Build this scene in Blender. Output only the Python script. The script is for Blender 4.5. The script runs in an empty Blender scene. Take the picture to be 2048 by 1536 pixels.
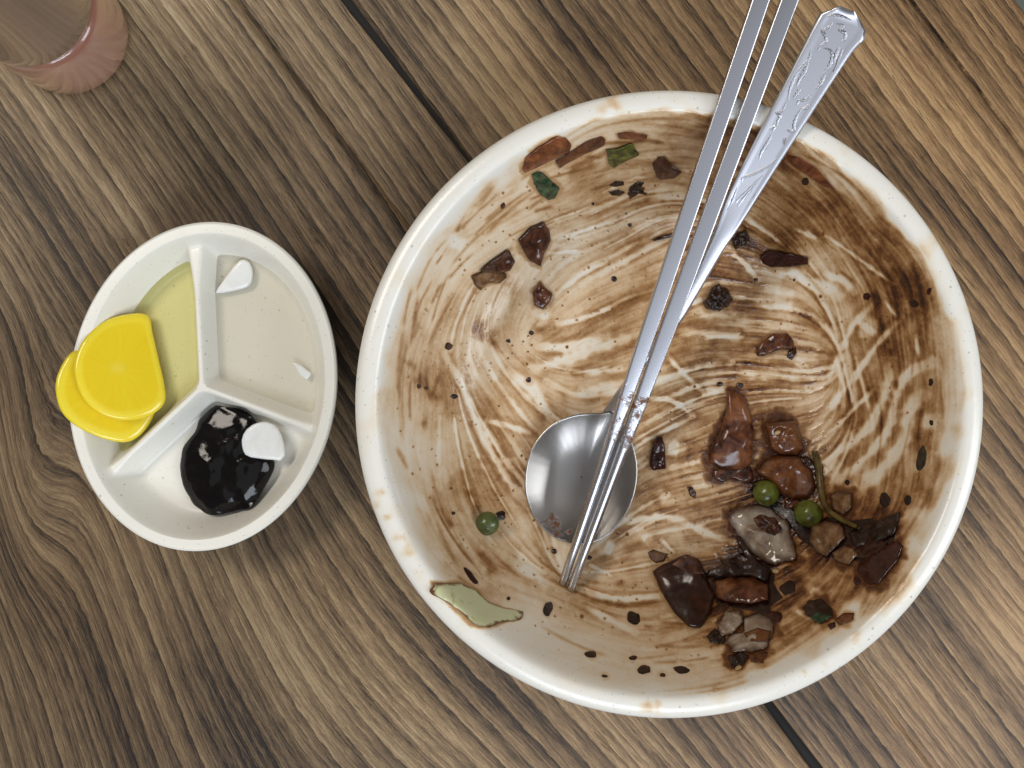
import bpy, math, random
import numpy as np
from mathutils import Vector, noise as mnoise
random.seed(7); RNG = np.random.RandomState(11)
SC = bpy.context.scene
COL = SC.collection
MM = 0.001

# ------------------------------------------------------------------ camera, room light, exposure
F_PX, CAM_H = 1540.0, 335.0            # focal length in photo pixels, lens height above the table in mm
cam_d = bpy.data.cameras.new('camera'); cam = bpy.data.objects.new('camera', cam_d); COL.objects.link(cam)
cam.location = (0, 0, CAM_H*MM); cam.rotation_euler = (0, 0, 0)
cam_d.sensor_fit = 'HORIZONTAL'; cam_d.sensor_width = 36; cam_d.lens = 36*F_PX/2048
cam_d.clip_start = 0.005; cam_d.clip_end = 50
SC.camera = cam
W = bpy.data.worlds.new('World'); SC.world = W; W.use_nodes = True
W.node_tree.nodes['Background'].inputs[0].default_value = (1.0, 0.96, 0.90, 1)
W.node_tree.nodes['Background'].inputs[1].default_value = 0.17
def area(name, loc, target, size, power, color):
    l = bpy.data.lights.new(name, 'AREA'); l.shape = 'RECTANGLE'; l.size, l.size_y = size
    l.energy = power; l.color = color
    o = bpy.data.objects.new(name, l); COL.objects.link(o); o.location = loc
    d = Vector(target)-Vector(loc); o.rotation_euler = d.to_track_quat('-Z', 'Y').to_euler()
    return o
area('window_light', (1.75, -0.55, 1.3), (0.05, 0, 0), (0.9, 1.3), 24, (0.92, 0.96, 1.0))
area('ceiling_light', (0.25, -2.0, 2.1), (0, 0, 0), (1.6, 0.9), 40, (0.82, 0.90, 1.0))
area('added_fill_panel', (0.05, -0.8, 2.3), (0.05, -0.8, 0), (2.2, 2.0), 6.0, (0.84, 0.90, 1.0))  # added dim panel overhead, brightens what the flat steel reflects
area('far_ceiling_light', (-1.1, 0.9, 1.9), (0, 0, 0), (1.1, 0.5), 25, (1.0, 0.91, 0.80))
SC.view_settings.view_transform = 'Standard'; SC.view_settings.look = 'None'
SC.view_settings.exposure = -0.1; SC.view_settings.gamma = 1.0; SC.view_settings.use_curve_mapping = False
SC.render.engine = 'CYCLES'
SC.cycles.use_denoising = True
SC.cycles.max_bounces = 8; SC.cycles.transparent_max_bounces = 12
SC.cycles.sample_clamp_indirect = 6

# ------------------------------------------------------------------ helpers: pixels to places
def ray_at(px, z):
    """photo pixel (2048x1536) -> (x,y) mm on the level z (mm)"""
    d = CAM_H - np.asarray(z, float)
    px = np.asarray(px, float)
    return np.stack([(px[..., 0]-1024)*d/F_PX, (768-px[..., 1])*d/F_PX], -1)
def to_px(x, y, z):
    d = CAM_H - z
    return 1024 + x*F_PX/d, 768 - y*F_PX/d
RIM_Z = 65.0
BC = ray_at((1341, 809), RIM_Z)                          # bowl axis, mm
PROF = np.array([(0, 6), (40, 6), (60, 6.3), (70, 7.4), (77, 10.2), (83, 15.5), (89, 26), (94, 38), (98, 50), (100.6, 59), (102, 63.2), (103.2, 64.6), (105, 65)], float)
_pr = np.linspace(0, 105, 600); _pz = np.interp(_pr, PROF[:, 0], PROF[:, 1])
for _ in range(60): _pz[1:-1] = (_pz[:-2]+_pz[1:-1]*2+_pz[2:])/4
def bowl_z(x, y): return np.interp(np.hypot(x-BC[0], y-BC[1]), _pr, _pz)
def hit_bowl(px, dz=0.0):
    """pixel -> point (mm) on the inside of the bowl lifted by dz"""
    px = np.asarray(px, float); z = np.full(px.shape[:-1], 10.0)
    for _ in range(40):
        p = ray_at(px, z); z = z*0.4 + 0.6*(bowl_z(p[..., 0], p[..., 1])+dz)
    p = ray_at(px, z)
    return np.concatenate([p, z[..., None]], -1)
# dish
DISH_RIM = 26.0
DC = ray_at((404, 773), DISH_RIM); _ds = (CAM_H-DISH_RIM)/F_PX
DA, DB = 330*_ds, 266.5*_ds                                # long and short half axes, mm
DU = np.array([0.142, 0.99]); DU /= np.linalg.norm(DU); DV = np.array([DU[1], -DU[0]])
def smooth(a, b, x):
    t = np.clip((x-a)/(b-a), 0, 1); return t*t*(3-2*t)
DJ = ray_at((404, 774), 20)
DIVS = [ray_at(q, 20) for q in ((388, 440), (150, 1010), (720, 892))]
def dish_z(x, y):
    """inside height of the three part dish"""
    u = (x-DC[0])*DU[0]+(y-DC[1])*DU[1]; v = (x-DC[0])*DV[0]+(y-DC[1])*DV[1]
    rho = np.hypot(u/DA, v/DB)
    drim = (1-rho)*(DA*DB/np.sqrt((DA*np.sin(np.arctan2(v/DB, u/DA)))**2+(DB*np.cos(np.arctan2(v/DB, u/DA)))**2)) - 4.6   # distance inside the rim's inner edge
    # dividers: walls flare towards the rim
    dd = np.full(np.shape(x), 1e3)
    for e in DIVS:
        d = e-DJ; L = np.linalg.norm(d); d = d/L
        s = np.clip((x-DJ[0])*d[0]+(y-DJ[1])*d[1], 0, L)
        q = np.hypot(x-DJ[0]-s*d[0], y-DJ[1]-s*d[1]) - 1.1 - 2.2*smooth(0.55, 1.0, s/L*1.05)
        k = 2.2
        h = np.clip(0.5+0.5*(dd-q)/k, 0, 1); dd = dd*(1-h)+q*h - k*h*(1-h)
    wr = 1-smooth(-0.4, 9.5, drim)**0.7
    wd = 1-smooth(-0.6, 5.5, dd)**0.8
    zr = 9.0+(DISH_RIM-0.3-9.0)*wr
    zd = 9.0+(20.5-9.0)*wd
    k = 5.5
    h = np.clip(0.5+0.5*(zd-zr)/k, 0, 1)
    z = zr*(1-h)+zd*h + k*h*(1-h)*0.7
    z = np.minimum(z, DISH_RIM)
    return np.where(rho > 0.985, DISH_RIM-0.5*smooth(0.985, 1, rho), z)
def hit_dish(px, dz=0.0):
    px = np.asarray(px, float); z = np.full(px.shape[:-1], 8.0)
    for _ in range(40):
        p = ray_at(px, z); z = z*0.5+0.5*(dish_z(p[..., 0], p[..., 1])+dz)
    p = ray_at(px, z); return np.concatenate([p, z[..., None]], -1)

# ------------------------------------------------------------------ helpers: meshes and objects
def mesh_obj(name, verts, faces, mat, parent=None, smooth_=True, origin=None):
    """verts in mm, world space; the object's origin goes to origin (mm)"""
    v = np.asarray(verts, float)
    o0 = np.zeros(3) if origin is None else np.asarray(origin, float)
    me = bpy.data.meshes.new(name)
    v = (v-o0)*MM
    if isinstance(faces, np.ndarray) and faces.ndim == 2:
        n, k = faces.shape
        me.vertices.add(len(v)); me.vertices.foreach_set('co', v.astype(np.float32).ravel())
        me.loops.add(n*k); me.loops.foreach_set('vertex_index', faces.astype(np.int32).ravel())
        me.polygons.add(n); me.polygons.foreach_set('loop_start', np.arange(0, n*k, k, dtype=np.int32))
        me.update(calc_edges=True)
    else:
        me.from_pydata([tuple(p) for p in v], [], [tuple(int(i) for i in f) for f in faces]); me.update()
    if smooth_: me.polygons.foreach_set('use_smooth', np.ones(len(me.polygons), bool))
    if mat: me.materials.append(mat)
    o = bpy.data.objects.new(name, me); COL.objects.link(o)
    if parent is not None:
        o.parent = parent; o.location = Vector(o0*MM)-parent.location
    else:
        o.location = Vector(o0*MM)
    return o
def tag(o, label, cat=None, group=None, kind=None):
    if label: o['label'] = label
    if cat: o['category'] = cat
    if group: o['group'] = group
    if kind: o['kind'] = kind
    return o
def empty(name, loc):
    o = bpy.data.objects.new(name, None); COL.objects.link(o); o.location = Vector(loc)*MM; o.empty_display_size = 0.01
    return o
def grid_faces(nu, nv, wrap=False, off=0):
    i, j = np.meshgrid(np.arange(nu-1), np.arange(nv if wrap else nv-1), indexing='ij')
    j2 = (j+1) % nv
    return (np.stack([i*nv+j, (i+1)*nv+j, (i+1)*nv+j2, i*nv+j2], -1).reshape(-1, 4)+off)
def resample(pts, n, rnd=0.35):
    """closed outline -> n points, corners a little rounded"""
    p = np.asarray(pts, float)
    if rnd > 0:
        q = []
        for i in range(len(p)):
            a, b, c = p[i-1], p[i], p[(i+1) % len(p)]
            q += [b+(a-b)*rnd*0.5, b*0.75+(a+c)*0.125 if rnd > 0.3 else b, b+(c-b)*rnd*0.5]
        p = np.array(q)
    s = np.r_[0, np.cumsum(np.linalg.norm(np.diff(np.vstack([p, p[:1]]), axis=0), axis=1))]
    t = np.linspace(0, s[-1], n, endpoint=False); pp = np.vstack([p, p[:1]])
    return np.stack([np.interp(t, s, pp[:, 0]), np.interp(t, s, pp[:, 1])], 1)
def closed_curve(pts, m=8):
    p = np.asarray(pts, float); n = len(p); q = []
    for i in range(n):
        a, b, c, d = p[i-1], p[i], p[(i+1) % n], p[(i+2) % n]
        for t in np.linspace(0, 1, m, endpoint=False): q.append(.5*((2*b)+(-a+c)*t+(2*a-5*b+4*c-d)*t*t+(-a+3*b-3*c+d)*t**3))
    return q
def fbm(p, sc, seed=0, oct=3):
    return np.array([sum(mnoise.noise(Vector((a[0]*sc*2**k+seed*7.3, a[1]*sc*2**k-seed*3.1, seed*1.7+k)))/2**k for k in range(oct)) for a in p])

# ------------------------------------------------------------------ helpers: materials
class Mat:
    def __init__(s, name):
        s.m = bpy.data.materials.new(name); s.m.use_nodes = True; s.t = s.m.node_tree
        s.b = s.t.nodes['Principled BSDF']; s.out = s.t.nodes['Material Output']
    def n(s, typ, **kw):
        nd = s.t.nodes.new(typ)
        for k, v in kw.items():
            if k.startswith('p_'): setattr(nd, k[2:], v)
            else:
                key = int(k[1:]) if k[0] == 'i' and k[1:].isdigit() else k.replace('_', ' ')
                if hasattr(v, 'is_output'): s.t.links.new(v, nd.inputs[key])
                else: nd.inputs[key].default_value = v
        return nd
    def math(s, op, a, b=None, c=None, clamp=False):
        nd = s.t.nodes.new('ShaderNodeMath'); nd.operation = op; nd.use_clamp = clamp
        for i, v in enumerate((a, b, c)):
            if v is None: continue
            if hasattr(v, 'is_output'): s.t.links.new(v, nd.inputs[i])
            else: nd.inputs[i].default_value = v
        return nd.outputs[0]
    def ramp(s, f, stops, interp='LINEAR'):
        nd = s.t.nodes.new('ShaderNodeValToRGB'); cr = nd.color_ramp; cr.interpolation = interp
        while len(cr.elements) < len(stops): cr.elements.new(0.5)
        for e, (p, c) in zip(cr.elements, stops):
            e.position = p; e.color = (c, c, c, 1) if isinstance(c, (int, float)) else (*c, 1)
        s.t.links.new(f, nd.inputs[0]); return nd.outputs[0]
    def mix(s, f, a, b, mode='MIX'):
        nd = s.t.nodes.new('ShaderNodeMix'); nd.data_type = 'RGBA'; nd.blend_type = mode
        for k, v in ((0, f), (6, a), (7, b)):
            if hasattr(v, 'is_output'): s.t.links.new(v, nd.inputs[k])
            else: nd.inputs[k].default_value = v if k == 0 else (*v, 1) if len(v) == 3 else v
        return nd.outputs[2]
    def link(s, o, name): s.t.links.new(o, s.b.inputs[name])
    def set(s, **kw):
        for k, v in kw.items():
            key = k.replace('_', ' ')
            if hasattr(v, 'is_output'): s.t.links.new(v, s.b.inputs[key])
            else: s.b.inputs[key].default_value = (*v, 1) if isinstance(v, tuple) and len(v) == 3 and 'Color' in key or key == 'Specular Tint' and len(v) == 3 else v
        return s
    def noise(s, scale, detail=4, rough=0.55, vec=None, dist=0.0):
        kw = dict(Scale=scale, Detail=detail, Roughness=rough, Distortion=dist)
        nd = s.n('ShaderNodeTexNoise', **kw)
        if vec is not None: s.t.links.new(vec, nd.inputs['Vector'])
        return nd.outputs['Fac']
    def coord(s): return s.n('ShaderNodeTexCoord').outputs['Object']
    def bump(s, h, strength=0.3, dist=0.0005):
        nd = s.n('ShaderNodeBump', Strength=strength, Distance=dist, Height=h); s.link(nd.outputs[0], 'Normal')

def wood_mat():
    M = Mat('aged_wood_plank')
    uv = M.n('ShaderNodeUVMap', p_uv_map='grain').outputs[0]
    sep = M.n('ShaderNodeSeparateXYZ', Vector=uv); U, V = sep.outputs[0], sep.outputs[1]     # mm along, mm across
    def vec(su, sv, off=0.0):
        return M.n('ShaderNodeCombineXYZ', X=M.math('MULTIPLY', U, su), Y=M.math('MULTIPLY', V, sv), Z=off).outputs[0]
    big = M.noise(1.0, 2, .5, vec(0.0022, 0.012, 3.3))
    wob = M.noise(1.0, 3, .5, vec(0.007, 0.05, 1.0))
    wob2 = M.noise(1.0, 3, .6, vec(0.10, 0.30, 8.0))
    v2 = M.math('ADD', V, M.math('MULTIPLY', M.math('SUBTRACT', wob, .5), 4.2))
    v2 = M.math('ADD', v2, M.math('MULTIPLY', M.math('SUBTRACT', wob2, .5), 2.0))
    v2 = M.math('ADD', v2, M.math('MULTIPLY', M.math('SUBTRACT', big, .5), 18.0))
    ring = M.math('FRACT', M.math('DIVIDE', v2, 7.0))
    ring2 = M.math('FRACT', M.math('DIVIDE', v2, 2.9))
    fib = M.noise(1.0, 5, .65, vec(0.09, 1.9, 5.0))
    fib2 = M.noise(1.0, 4, .6, vec(0.25, 3.8, 9.0))
    spk = M.noise(1.0, 3, .7, vec(1.1, 3.0, 2.0))
    tone = M.noise(1.0, 3, .5, vec(0.006, 0.03, 12.0))
    early = M.ramp(ring, [(0.0, 0.0), (0.03, 0.05), (0.07, 1.0), (0.16, .92), (0.45, .70), (0.75, .32), (0.93, .10), (1.0, 0.0)])
    fine = M.ramp(ring2, [(0.0, .25), (0.12, 1.0), (.6, .6), (1.0, .25)])
    sel = M.ramp(M.noise(1.0, 2, .5, vec(0.005, 0.05, 20.0)), [(.42, 0.0), (.58, 1.0)])
    mixr = M.n('ShaderNodeMix', p_data_type='FLOAT'); M.t.links.new(M.math('MULTIPLY_ADD', sel, .45, .22), mixr.inputs[0]); M.t.links.new(early, mixr.inputs[2]); M.t.links.new(fine, mixr.inputs[3])
    k = M.math('ADD', M.math('MULTIPLY_ADD', mixr.outputs[0], .74, .10), M.math('MULTIPLY', M.math('SUBTRACT', fib, .5), 1.5))
    k = M.math('ADD', k, M.math('MULTIPLY', M.math('SUBTRACT', fib2, .5), .55))
    k = M.math('ADD', k, M.math('MULTIPLY', M.math('SUBTRACT', spk, .5), .55))
    k = M.math('ADD', k, M.math('MULTIPLY', M.math('SUBTRACT', tone, .5), 1.6), clamp=True)
    col = M.ramp(k, [(0.0, (.022, .015, .011)), (0.18, (.060, .042, .027)), (.45, (.155, .105, .060)), (.75, (.27, .190, .108)), (1.0, (.40, .30, .175))])
    warm = M.ramp(M.noise(1.0, 2, .5, vec(0.004, 0.02, 31.0)), [(.35, 0.0), (.65, 1.0)])
    att = M.n('ShaderNodeAttribute', p_attribute_name='light_warmth').outputs['Fac']
    col = M.mix(M.math('MULTIPLY', warm, .25), col, M.mix(1.0, col, (.82, .92, 1.0), 'MULTIPLY'))
    dk_att = M.n('ShaderNodeAttribute', p_attribute_name='lower_left_tone').outputs['Fac']
    col = M.mix(M.math('MULTIPLY', dk_att, .75), col, M.mix(1.0, col, (.50, .46, .44), 'MULTIPLY'))
    col = M.mix(att, col, M.mix(1.0, col, (1.22, .97, .74), 'MULTIPLY'))
    grit = M.math('MULTIPLY_ADD', M.noise(1.0, 4, .7, vec(.7, 6.5, 17.0)), 1.1, .45)
    grit = M.math('MULTIPLY', grit, M.math('MULTIPLY_ADD', M.noise(1.0, 3, .7, vec(3.0, 4.5, 27.0)), .7, .65))
    gc = M.n('ShaderNodeCombineColor', Red=grit, Green=grit, Blue=grit).outputs[0]
    col = M.mix(.85, col, M.mix(1.0, col, gc, 'MULTIPLY'))
    # black checks along the grain
    crack = M.noise(1.0, 2, .5, vec(0.02, 0.55, 44.0))
    cm = M.ramp(M.math('ABSOLUTE', M.math('SUBTRACT', crack, .5)), [(0.0, 1.0), (.012, .0)])
    cg = M.ramp(M.noise(1.0, 2, .5, vec(0.02, 0.10, 51.0)), [(.53, 0.0), (.60, 1.0)])
    ck = M.math('MULTIPLY', cm, cg)
    col = M.mix(M.math('MULTIPLY', ck, .75), col, (.018, .014, .012))
    M.set(Base_Color=col, Roughness=M.ramp(k, [(0, .46), (1, .36)]), Specular_IOR_Level=.32)
    M.bump(M.math('SUBTRACT', k, M.math('MULTIPLY', ck, 1.2)),  .45, .0004)
    return M.m

def melamine(name, stained=False, base=(.80, .795, .745)):
    M = Mat(name); co = M.coord()
    # tiny flecks moulded into the plastic
    vo = M.n('ShaderNodeTexVoronoi', Scale=620.0, Randomness=1.0, Vector=co)
    f1 = M.ramp(vo.outputs['Distance'], [(0.10, 1.0), (0.20, 0.0)])
    f2 = M.ramp(vo.outputs['Color'], [(.60, 0.0), (.66, 1.0)])
    fl = M.math('MULTIPLY', f1, f2)
    vo2 = M.n('ShaderNodeTexVoronoi', Scale=210.0, Randomness=1.0, Vector=co)
    g1 = M.ramp(vo2.outputs['Distance'], [(0.07, 1.0), (0.13, 0.0)]); g2 = M.ramp(vo2.outputs['Color'], [(.55, 0.0), (.6, 1.0)])
    fl = M.math('ADD', M.math('MULTIPLY', fl, .45), M.math('MULTIPLY', M.math('MULTIPLY', g1, g2), .5), clamp=True)
    tint = M.mix(M.noise(90, 4, .6, co), base, tuple(c*s for c, s in zip(base, (.955, .95, .93))))
    col = M.mix(fl, tint, (.27, .25, .21))
    rough = .30
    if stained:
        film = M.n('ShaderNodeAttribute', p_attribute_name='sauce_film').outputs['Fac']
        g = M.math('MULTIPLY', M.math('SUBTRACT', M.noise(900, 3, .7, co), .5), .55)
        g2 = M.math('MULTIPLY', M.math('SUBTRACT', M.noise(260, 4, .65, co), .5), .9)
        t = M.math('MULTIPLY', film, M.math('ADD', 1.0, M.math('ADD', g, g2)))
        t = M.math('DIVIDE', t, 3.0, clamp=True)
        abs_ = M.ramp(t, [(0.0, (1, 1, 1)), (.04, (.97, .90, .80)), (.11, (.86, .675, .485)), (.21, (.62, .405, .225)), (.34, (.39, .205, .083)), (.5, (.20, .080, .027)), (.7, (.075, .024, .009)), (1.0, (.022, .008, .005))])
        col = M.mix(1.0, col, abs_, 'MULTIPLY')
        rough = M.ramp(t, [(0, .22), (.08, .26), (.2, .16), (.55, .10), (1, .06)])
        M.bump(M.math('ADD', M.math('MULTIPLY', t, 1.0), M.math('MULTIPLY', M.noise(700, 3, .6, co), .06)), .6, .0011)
    M.set(Base_Color=col, Roughness=rough, Specular_IOR_Level=.5)
    return M.m

def steel(name, rough=.22, dirty=False, base=(.52, .525, .57)):
    M = Mat(name); co = M.coord()
    r = M.ramp(M.noise(2500, 2, .5, co), [(.2, rough*.93), (.8, rough*1.07)])
    col = M.mix(M.noise(30, 3, .5, co), base, tuple(c*.95 for c in base))
    metal = 1.0
    if dirty:
        d = M.n('ShaderNodeAttribute', p_attribute_name='sauce_film').outputs['Fac']
        nz = M.noise(190, 5, .65, co)
        dm = M.ramp(M.math('ADD', M.math('MULTIPLY', d, .62), M.math('MULTIPLY', nz, .75)), [(.78, 0.0), (.86, 1.0)])
        col = M.mix(dm, col, (.13, .05, .02)); metal = M.math('SUBTRACT', 1.0, M.math('MULTIPLY', dm, .95))
        M.bump(dm, .35, .0003)
    M.set(Base_Color=col, Metallic=metal, Roughness=r)
    return M.m

def food(name, c1, c2, c3=None, scale=160, rough=.2, sss=0.0, stretch=None, contrast=(.38, .62), spec=.38, bump=.25, coat=.12, edge=None, ew=(.72, .98)):
    M = Mat(name); co = M.coord()
    if stretch:
        mp = M.n('ShaderNodeMapping', Vector=co); mp.inputs['Scale'].default_value = stretch; co = mp.outputs[0]
    n1 = M.noise(scale, 5, .6, co, .6); n2 = M.noise(scale*3.1, 4, .6, co)
    f = M.math('ADD', M.math('MULTIPLY', n1, .8), M.math('MULTIPLY', n2, .2))
    st = [(contrast[0], c1), (contrast[1], c2)]
    if c3: st = [(contrast[0], c1), ((contrast[0]+contrast[1])/2, c2), (contrast[1], c3)]
    col = M.ramp(f, st)
    if edge:
        ou = M.n('ShaderNodeAttribute', p_attribute_name='outer').outputs['Fac']
        em = M.ramp(M.math('ADD', ou, M.math('MULTIPLY', M.math('SUBTRACT', n2, .5), .45)), [(ew[0], 0.0), (ew[1], 1.0)])
        col = M.mix(em, col, edge)
    M.set(Base_Color=col, Roughness=rough, Specular_IOR_Level=spec, Coat_Weight=coat, Coat_Roughness=.06)
    if sss:
        M.set(Subsurface_Weight=sss, Subsurface_Scale=.004); M.b.inputs['Subsurface Radius'].default_value = (1.0, .6, .35)
    M.bump(M.math('ADD', M.math('MULTIPLY', n1, .6), M.math('MULTIPLY', M.noise(scale*5, 3, .6, co), .4)), bump, .0007)
    return M.m

MT = {}
MT['wood'] = wood_mat()
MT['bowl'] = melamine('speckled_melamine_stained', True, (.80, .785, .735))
MT['dish'] = melamine('speckled_melamine', False, (.83, .815, .75))
MT['steel'] = steel('brushed_steel', .36)
MT['stick_steel'] = steel('chopstick_steel', .27, True)
MT['spoon_steel'] = steel('spoon_steel', .24, True, (.41, .395, .38))
MT['onion_dark'] = food('sauced_onion', (.018, .006, .004), (.065, .022, .012), (.14, .06, .034), 130, .14, .1)
MT['onion_brown'] = food('browned_onion', (.030, .009, .005), (.105, .034, .014), (.20, .078, .032), 120, .16, .1)
MT['onion_pale'] = food('pale_onion', (.11, .055, .03), (.27, .205, .15), (.46, .41, .35), 60, .09, .35, None, (.32, .58), .45, .12, .3, (.05, .018, .010), (.70, 1.02))
MT['onion_clear'] = food('glassy_onion', (.05, .018, .008), (.17, .085, .036), (.36, .25, .14), 70, .09, .35, None, (.34, .62), .45, .12, .3, (.04, .014, .008), (.7, 1.0))
MT['potato'] = food('sauced_potato', (.050, .014, .005), (.14, .046, .013), (.26, .11, .038), 80, .16, .15, None, (.32, .66), .5, .2, .3, (.05, .013, .005), (.7, 1.05))
MT['dark_brown'] = food('dark_brown_chunk', (.010, .004, .0025), (.032, .010, .005), (.060, .022, .011), 90, .22, 0, None, (.34, .66))
MT['carrot'] = food('sauced_carrot', (.055, .014, .006), (.15, .042, .014), (.26, .088, .032), 130, .15, .1, (1, 3, 1))
MT['red'] = food('red_brown_slice', (.016, .004, .003), (.050, .012, .008), None, 130, .12, 0)
MT['meat'] = food('sauce_lump', (.004, .002, .0015), (.018, .006, .004), (.05, .018, .010), 300, .10, 0, None, (.35, .72), .5, .7)
MT['green'] = food('scallion_green', (.014, .018, .004), (.065, .075, .010), (.16, .16, .025), 150, .2, .1, (1, 4, 1))
MT['leaf'] = food('dark_green_leaf', (.003, .010, .005), (.012, .045, .018), (.03, .10, .04), 160, .12, 0)
MT['pea'] = food('green_pea', (.022, .014, .004), (.085, .10, .012), (.16, .18, .032), 130, .22, .2, None, (.30, .66), .4, .3)
MT['pea_dull'] = food('dull_green_pea', (.035, .045, .012), (.075, .10, .03), (.12, .15, .05), 150, .25, .15, None, (.3, .7), .5, .2)
MT['peel'] = food('pale_green_peel', (.16, .10, .035), (.42, .40, .20), (.56, .57, .34), 110, .3, 0, None, (.26, .42), .5, .25, .1, (.13, .055, .016), (.86, .98))
def radish_mat():
    M = Mat('yellow_radish'); co = M.coord(); sp = M.n('ShaderNodeSeparateXYZ', Vector=co)
    ang = M.math('ARCTAN2', sp.outputs[1], sp.outputs[0]); r = M.math('SQRT', M.math('ADD', M.math('MULTIPLY', sp.outputs[0], sp.outputs[0]), M.math('MULTIPLY', sp.outputs[1], sp.outputs[1])))
    fv = M.n('ShaderNodeCombineXYZ', X=M.math('MULTIPLY', ang, 5.0), Y=M.math('MULTIPLY', r, 60.0)).outputs[0]
    fib = M.noise(1.6, 4, .6, fv); cl = M.noise(120, 4, .6, co)
    col = M.ramp(M.math('ADD', M.math('MULTIPLY', fib, .6), M.math('MULTIPLY', cl, .4)), [(.30, (.82, .58, .012)), (.52, (.84, .62, .016)), (.74, (.86, .66, .03))])
    star = M.ramp(M.math('ADD', M.math('MULTIPLY', r, 160.0), M.math('MULTIPLY', fib, .9)), [(.55, 1.0), (1.0, 0.0)])
    col = M.mix(M.math('MULTIPLY', star, .22), col, (.90, .78, .22))
    ou = M.n('ShaderNodeAttribute', p_attribute_name='outer').outputs['Fac']
    rim = M.ramp(ou, [(.80, 0.0), (.86, 1.0), (.90, 1.0), (1.0, .5)]); col = M.mix(M.math('MULTIPLY', rim, .6), col, (.90, .72, .06))
    M.set(Base_Color=col, Roughness=.2, Specular_IOR_Level=.5, Subsurface_Weight=.5, Subsurface_Scale=.006, Coat_Weight=.4, Coat_Roughness=.08)
    M.b.inputs['Subsurface Radius'].default_value = (1.0, .7, .15)
    M.bump(M.math('ADD', M.math('MULTIPLY', fib, .6), M.math('MULTIPLY', M.noise(500, 3, .6, co), .4)), .10, .0005); return M.m
MT['radish'] = radish_mat()
MT['raw_onion'] = food('raw_white_onion', (.70, .70, .66), (.80, .80, .78), (.86, .86, .85), 60, .25, .3, None, (.3, .7), .5, .1, .3)
MT['paste'] = food('black_bean_paste', (.0016, .0013, .0015), (.004, .003, .003), (.009, .006, .006), 140, .09, 0, None, (.3, .75), .30, .14, 0.0)
MT['sesame'] = food('sesame_seed', (.38, .24, .11), (.55, .40, .22), None, 400, .35)
MT['stem'] = food('olive_stem', (.045, .028, .008), (.13, .09, .022), None, 200, .2)
MT['olive'] = food('dark_olive_skin', (.012, .010, .005), (.05, .042, .022), None, 200, .35)
def liquid(name, tint, gloss=.05, body=None, bw=0.0):
    M = Mat(name); t = M.t
    tr = M.n('ShaderNodeBsdfTransparent', Color=(*tint, 1)); gl = M.n('ShaderNodeBsdfGlossy', Roughness=gloss)
    fr = M.n('ShaderNodeFresnel', IOR=1.33)
    src = tr.outputs[0]
    if body:
        df = M.n('ShaderNodeBsdfDiffuse', Color=(*body, 1)); m0 = M.n('ShaderNodeMixShader', Fac=bw)
        t.links.new(tr.outputs[0], m0.inputs[1]); t.links.new(df.outputs[0], m0.inputs[2]); src = m0.outputs[0]
    mx = M.n('ShaderNodeMixShader', Fac=fr.outputs[0]); t.links.new(src, mx.inputs[1]); t.links.new(gl.outputs[0], mx.inputs[2])
    t.links.new(mx.outputs[0], M.out.inputs[0]); return M.m
MT['brine'] = liquid('yellow_brine', (.96, .94, .66), .04, (.74, .70, .26), .08)
MT['onion_water'] = liquid('cloudy_onion_water', (.97, .96, .92), .04, (.72, .69, .58), .14)
def cup_mat(name, col, tr, ro):
    M = Mat(name); M.set(Base_Color=col, Transmission_Weight=tr, Roughness=ro, IOR=1.47, Coat_Weight=1.0, Coat_Roughness=.04); return M.m
MT['cup'] = cup_mat('smoky_rose_plastic', (.32, .20, .14), .60, .20)
MT['cup_base'] = cup_mat('clear_rose_plastic', (.64, .30, .21), .60, .24)
def plain(name, c, r=.6, sc=30):
    M = Mat(name); M.set(Base_Color=M.mix(M.noise(sc, 4, .6, M.coord()), c, tuple(x*.75 for x in c)), Roughness=r); return M.m
MT['floor'] = plain('grey_floor', (.16, .18, .15), .5, 8)
MT['seam'] = plain('dark_seam', (.009, .008, .0075), .8, 150)
MT['core'] = plain('dark_board_core', (.018, .014, .011), .7, 200)

# ------------------------------------------------------------------ the setting: table top of planks, floor
GA = math.radians(53.0)
NRM = np.array([math.sin(GA), math.cos(GA)]); ALG = np.array([math.cos(GA), -math.sin(GA)])     # across and along the grain (mm, y up)
def grain_uv(x, y, ph):
    u = x*ALG[0]+y*ALG[1]; v = x*NRM[0]+y*NRM[1]
    # the grain turns steeper towards the lower left and winds round a knot by the table's left edge
    w = .43*(x+40)-.9*(y-60); win = 1/(1+np.exp((x+70)/45))
    g = .40*np.log1p(np.exp(np.clip(w/40, -30, 30)))*40*win
    kn = 17*np.exp(-(((x+209)/17)**2+((y+40)/50)**2))
    return u, v*1.0+g+kn+ph
table = empty('table_top', (0, 0, 0)); tag(table, 'dark wood plank table top with diagonal grain and narrow black gaps', kind='structure')
def across(px): p = ray_at(px, 0); return float(p@NRM)
A0, A1 = across((700, 0)), across((960, 330)); B0 = across((1587, 1470)); L2 = across((1930, 140)); E0 = across((2036, 8))
Alen0, Alen1 = -420, 420
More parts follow.
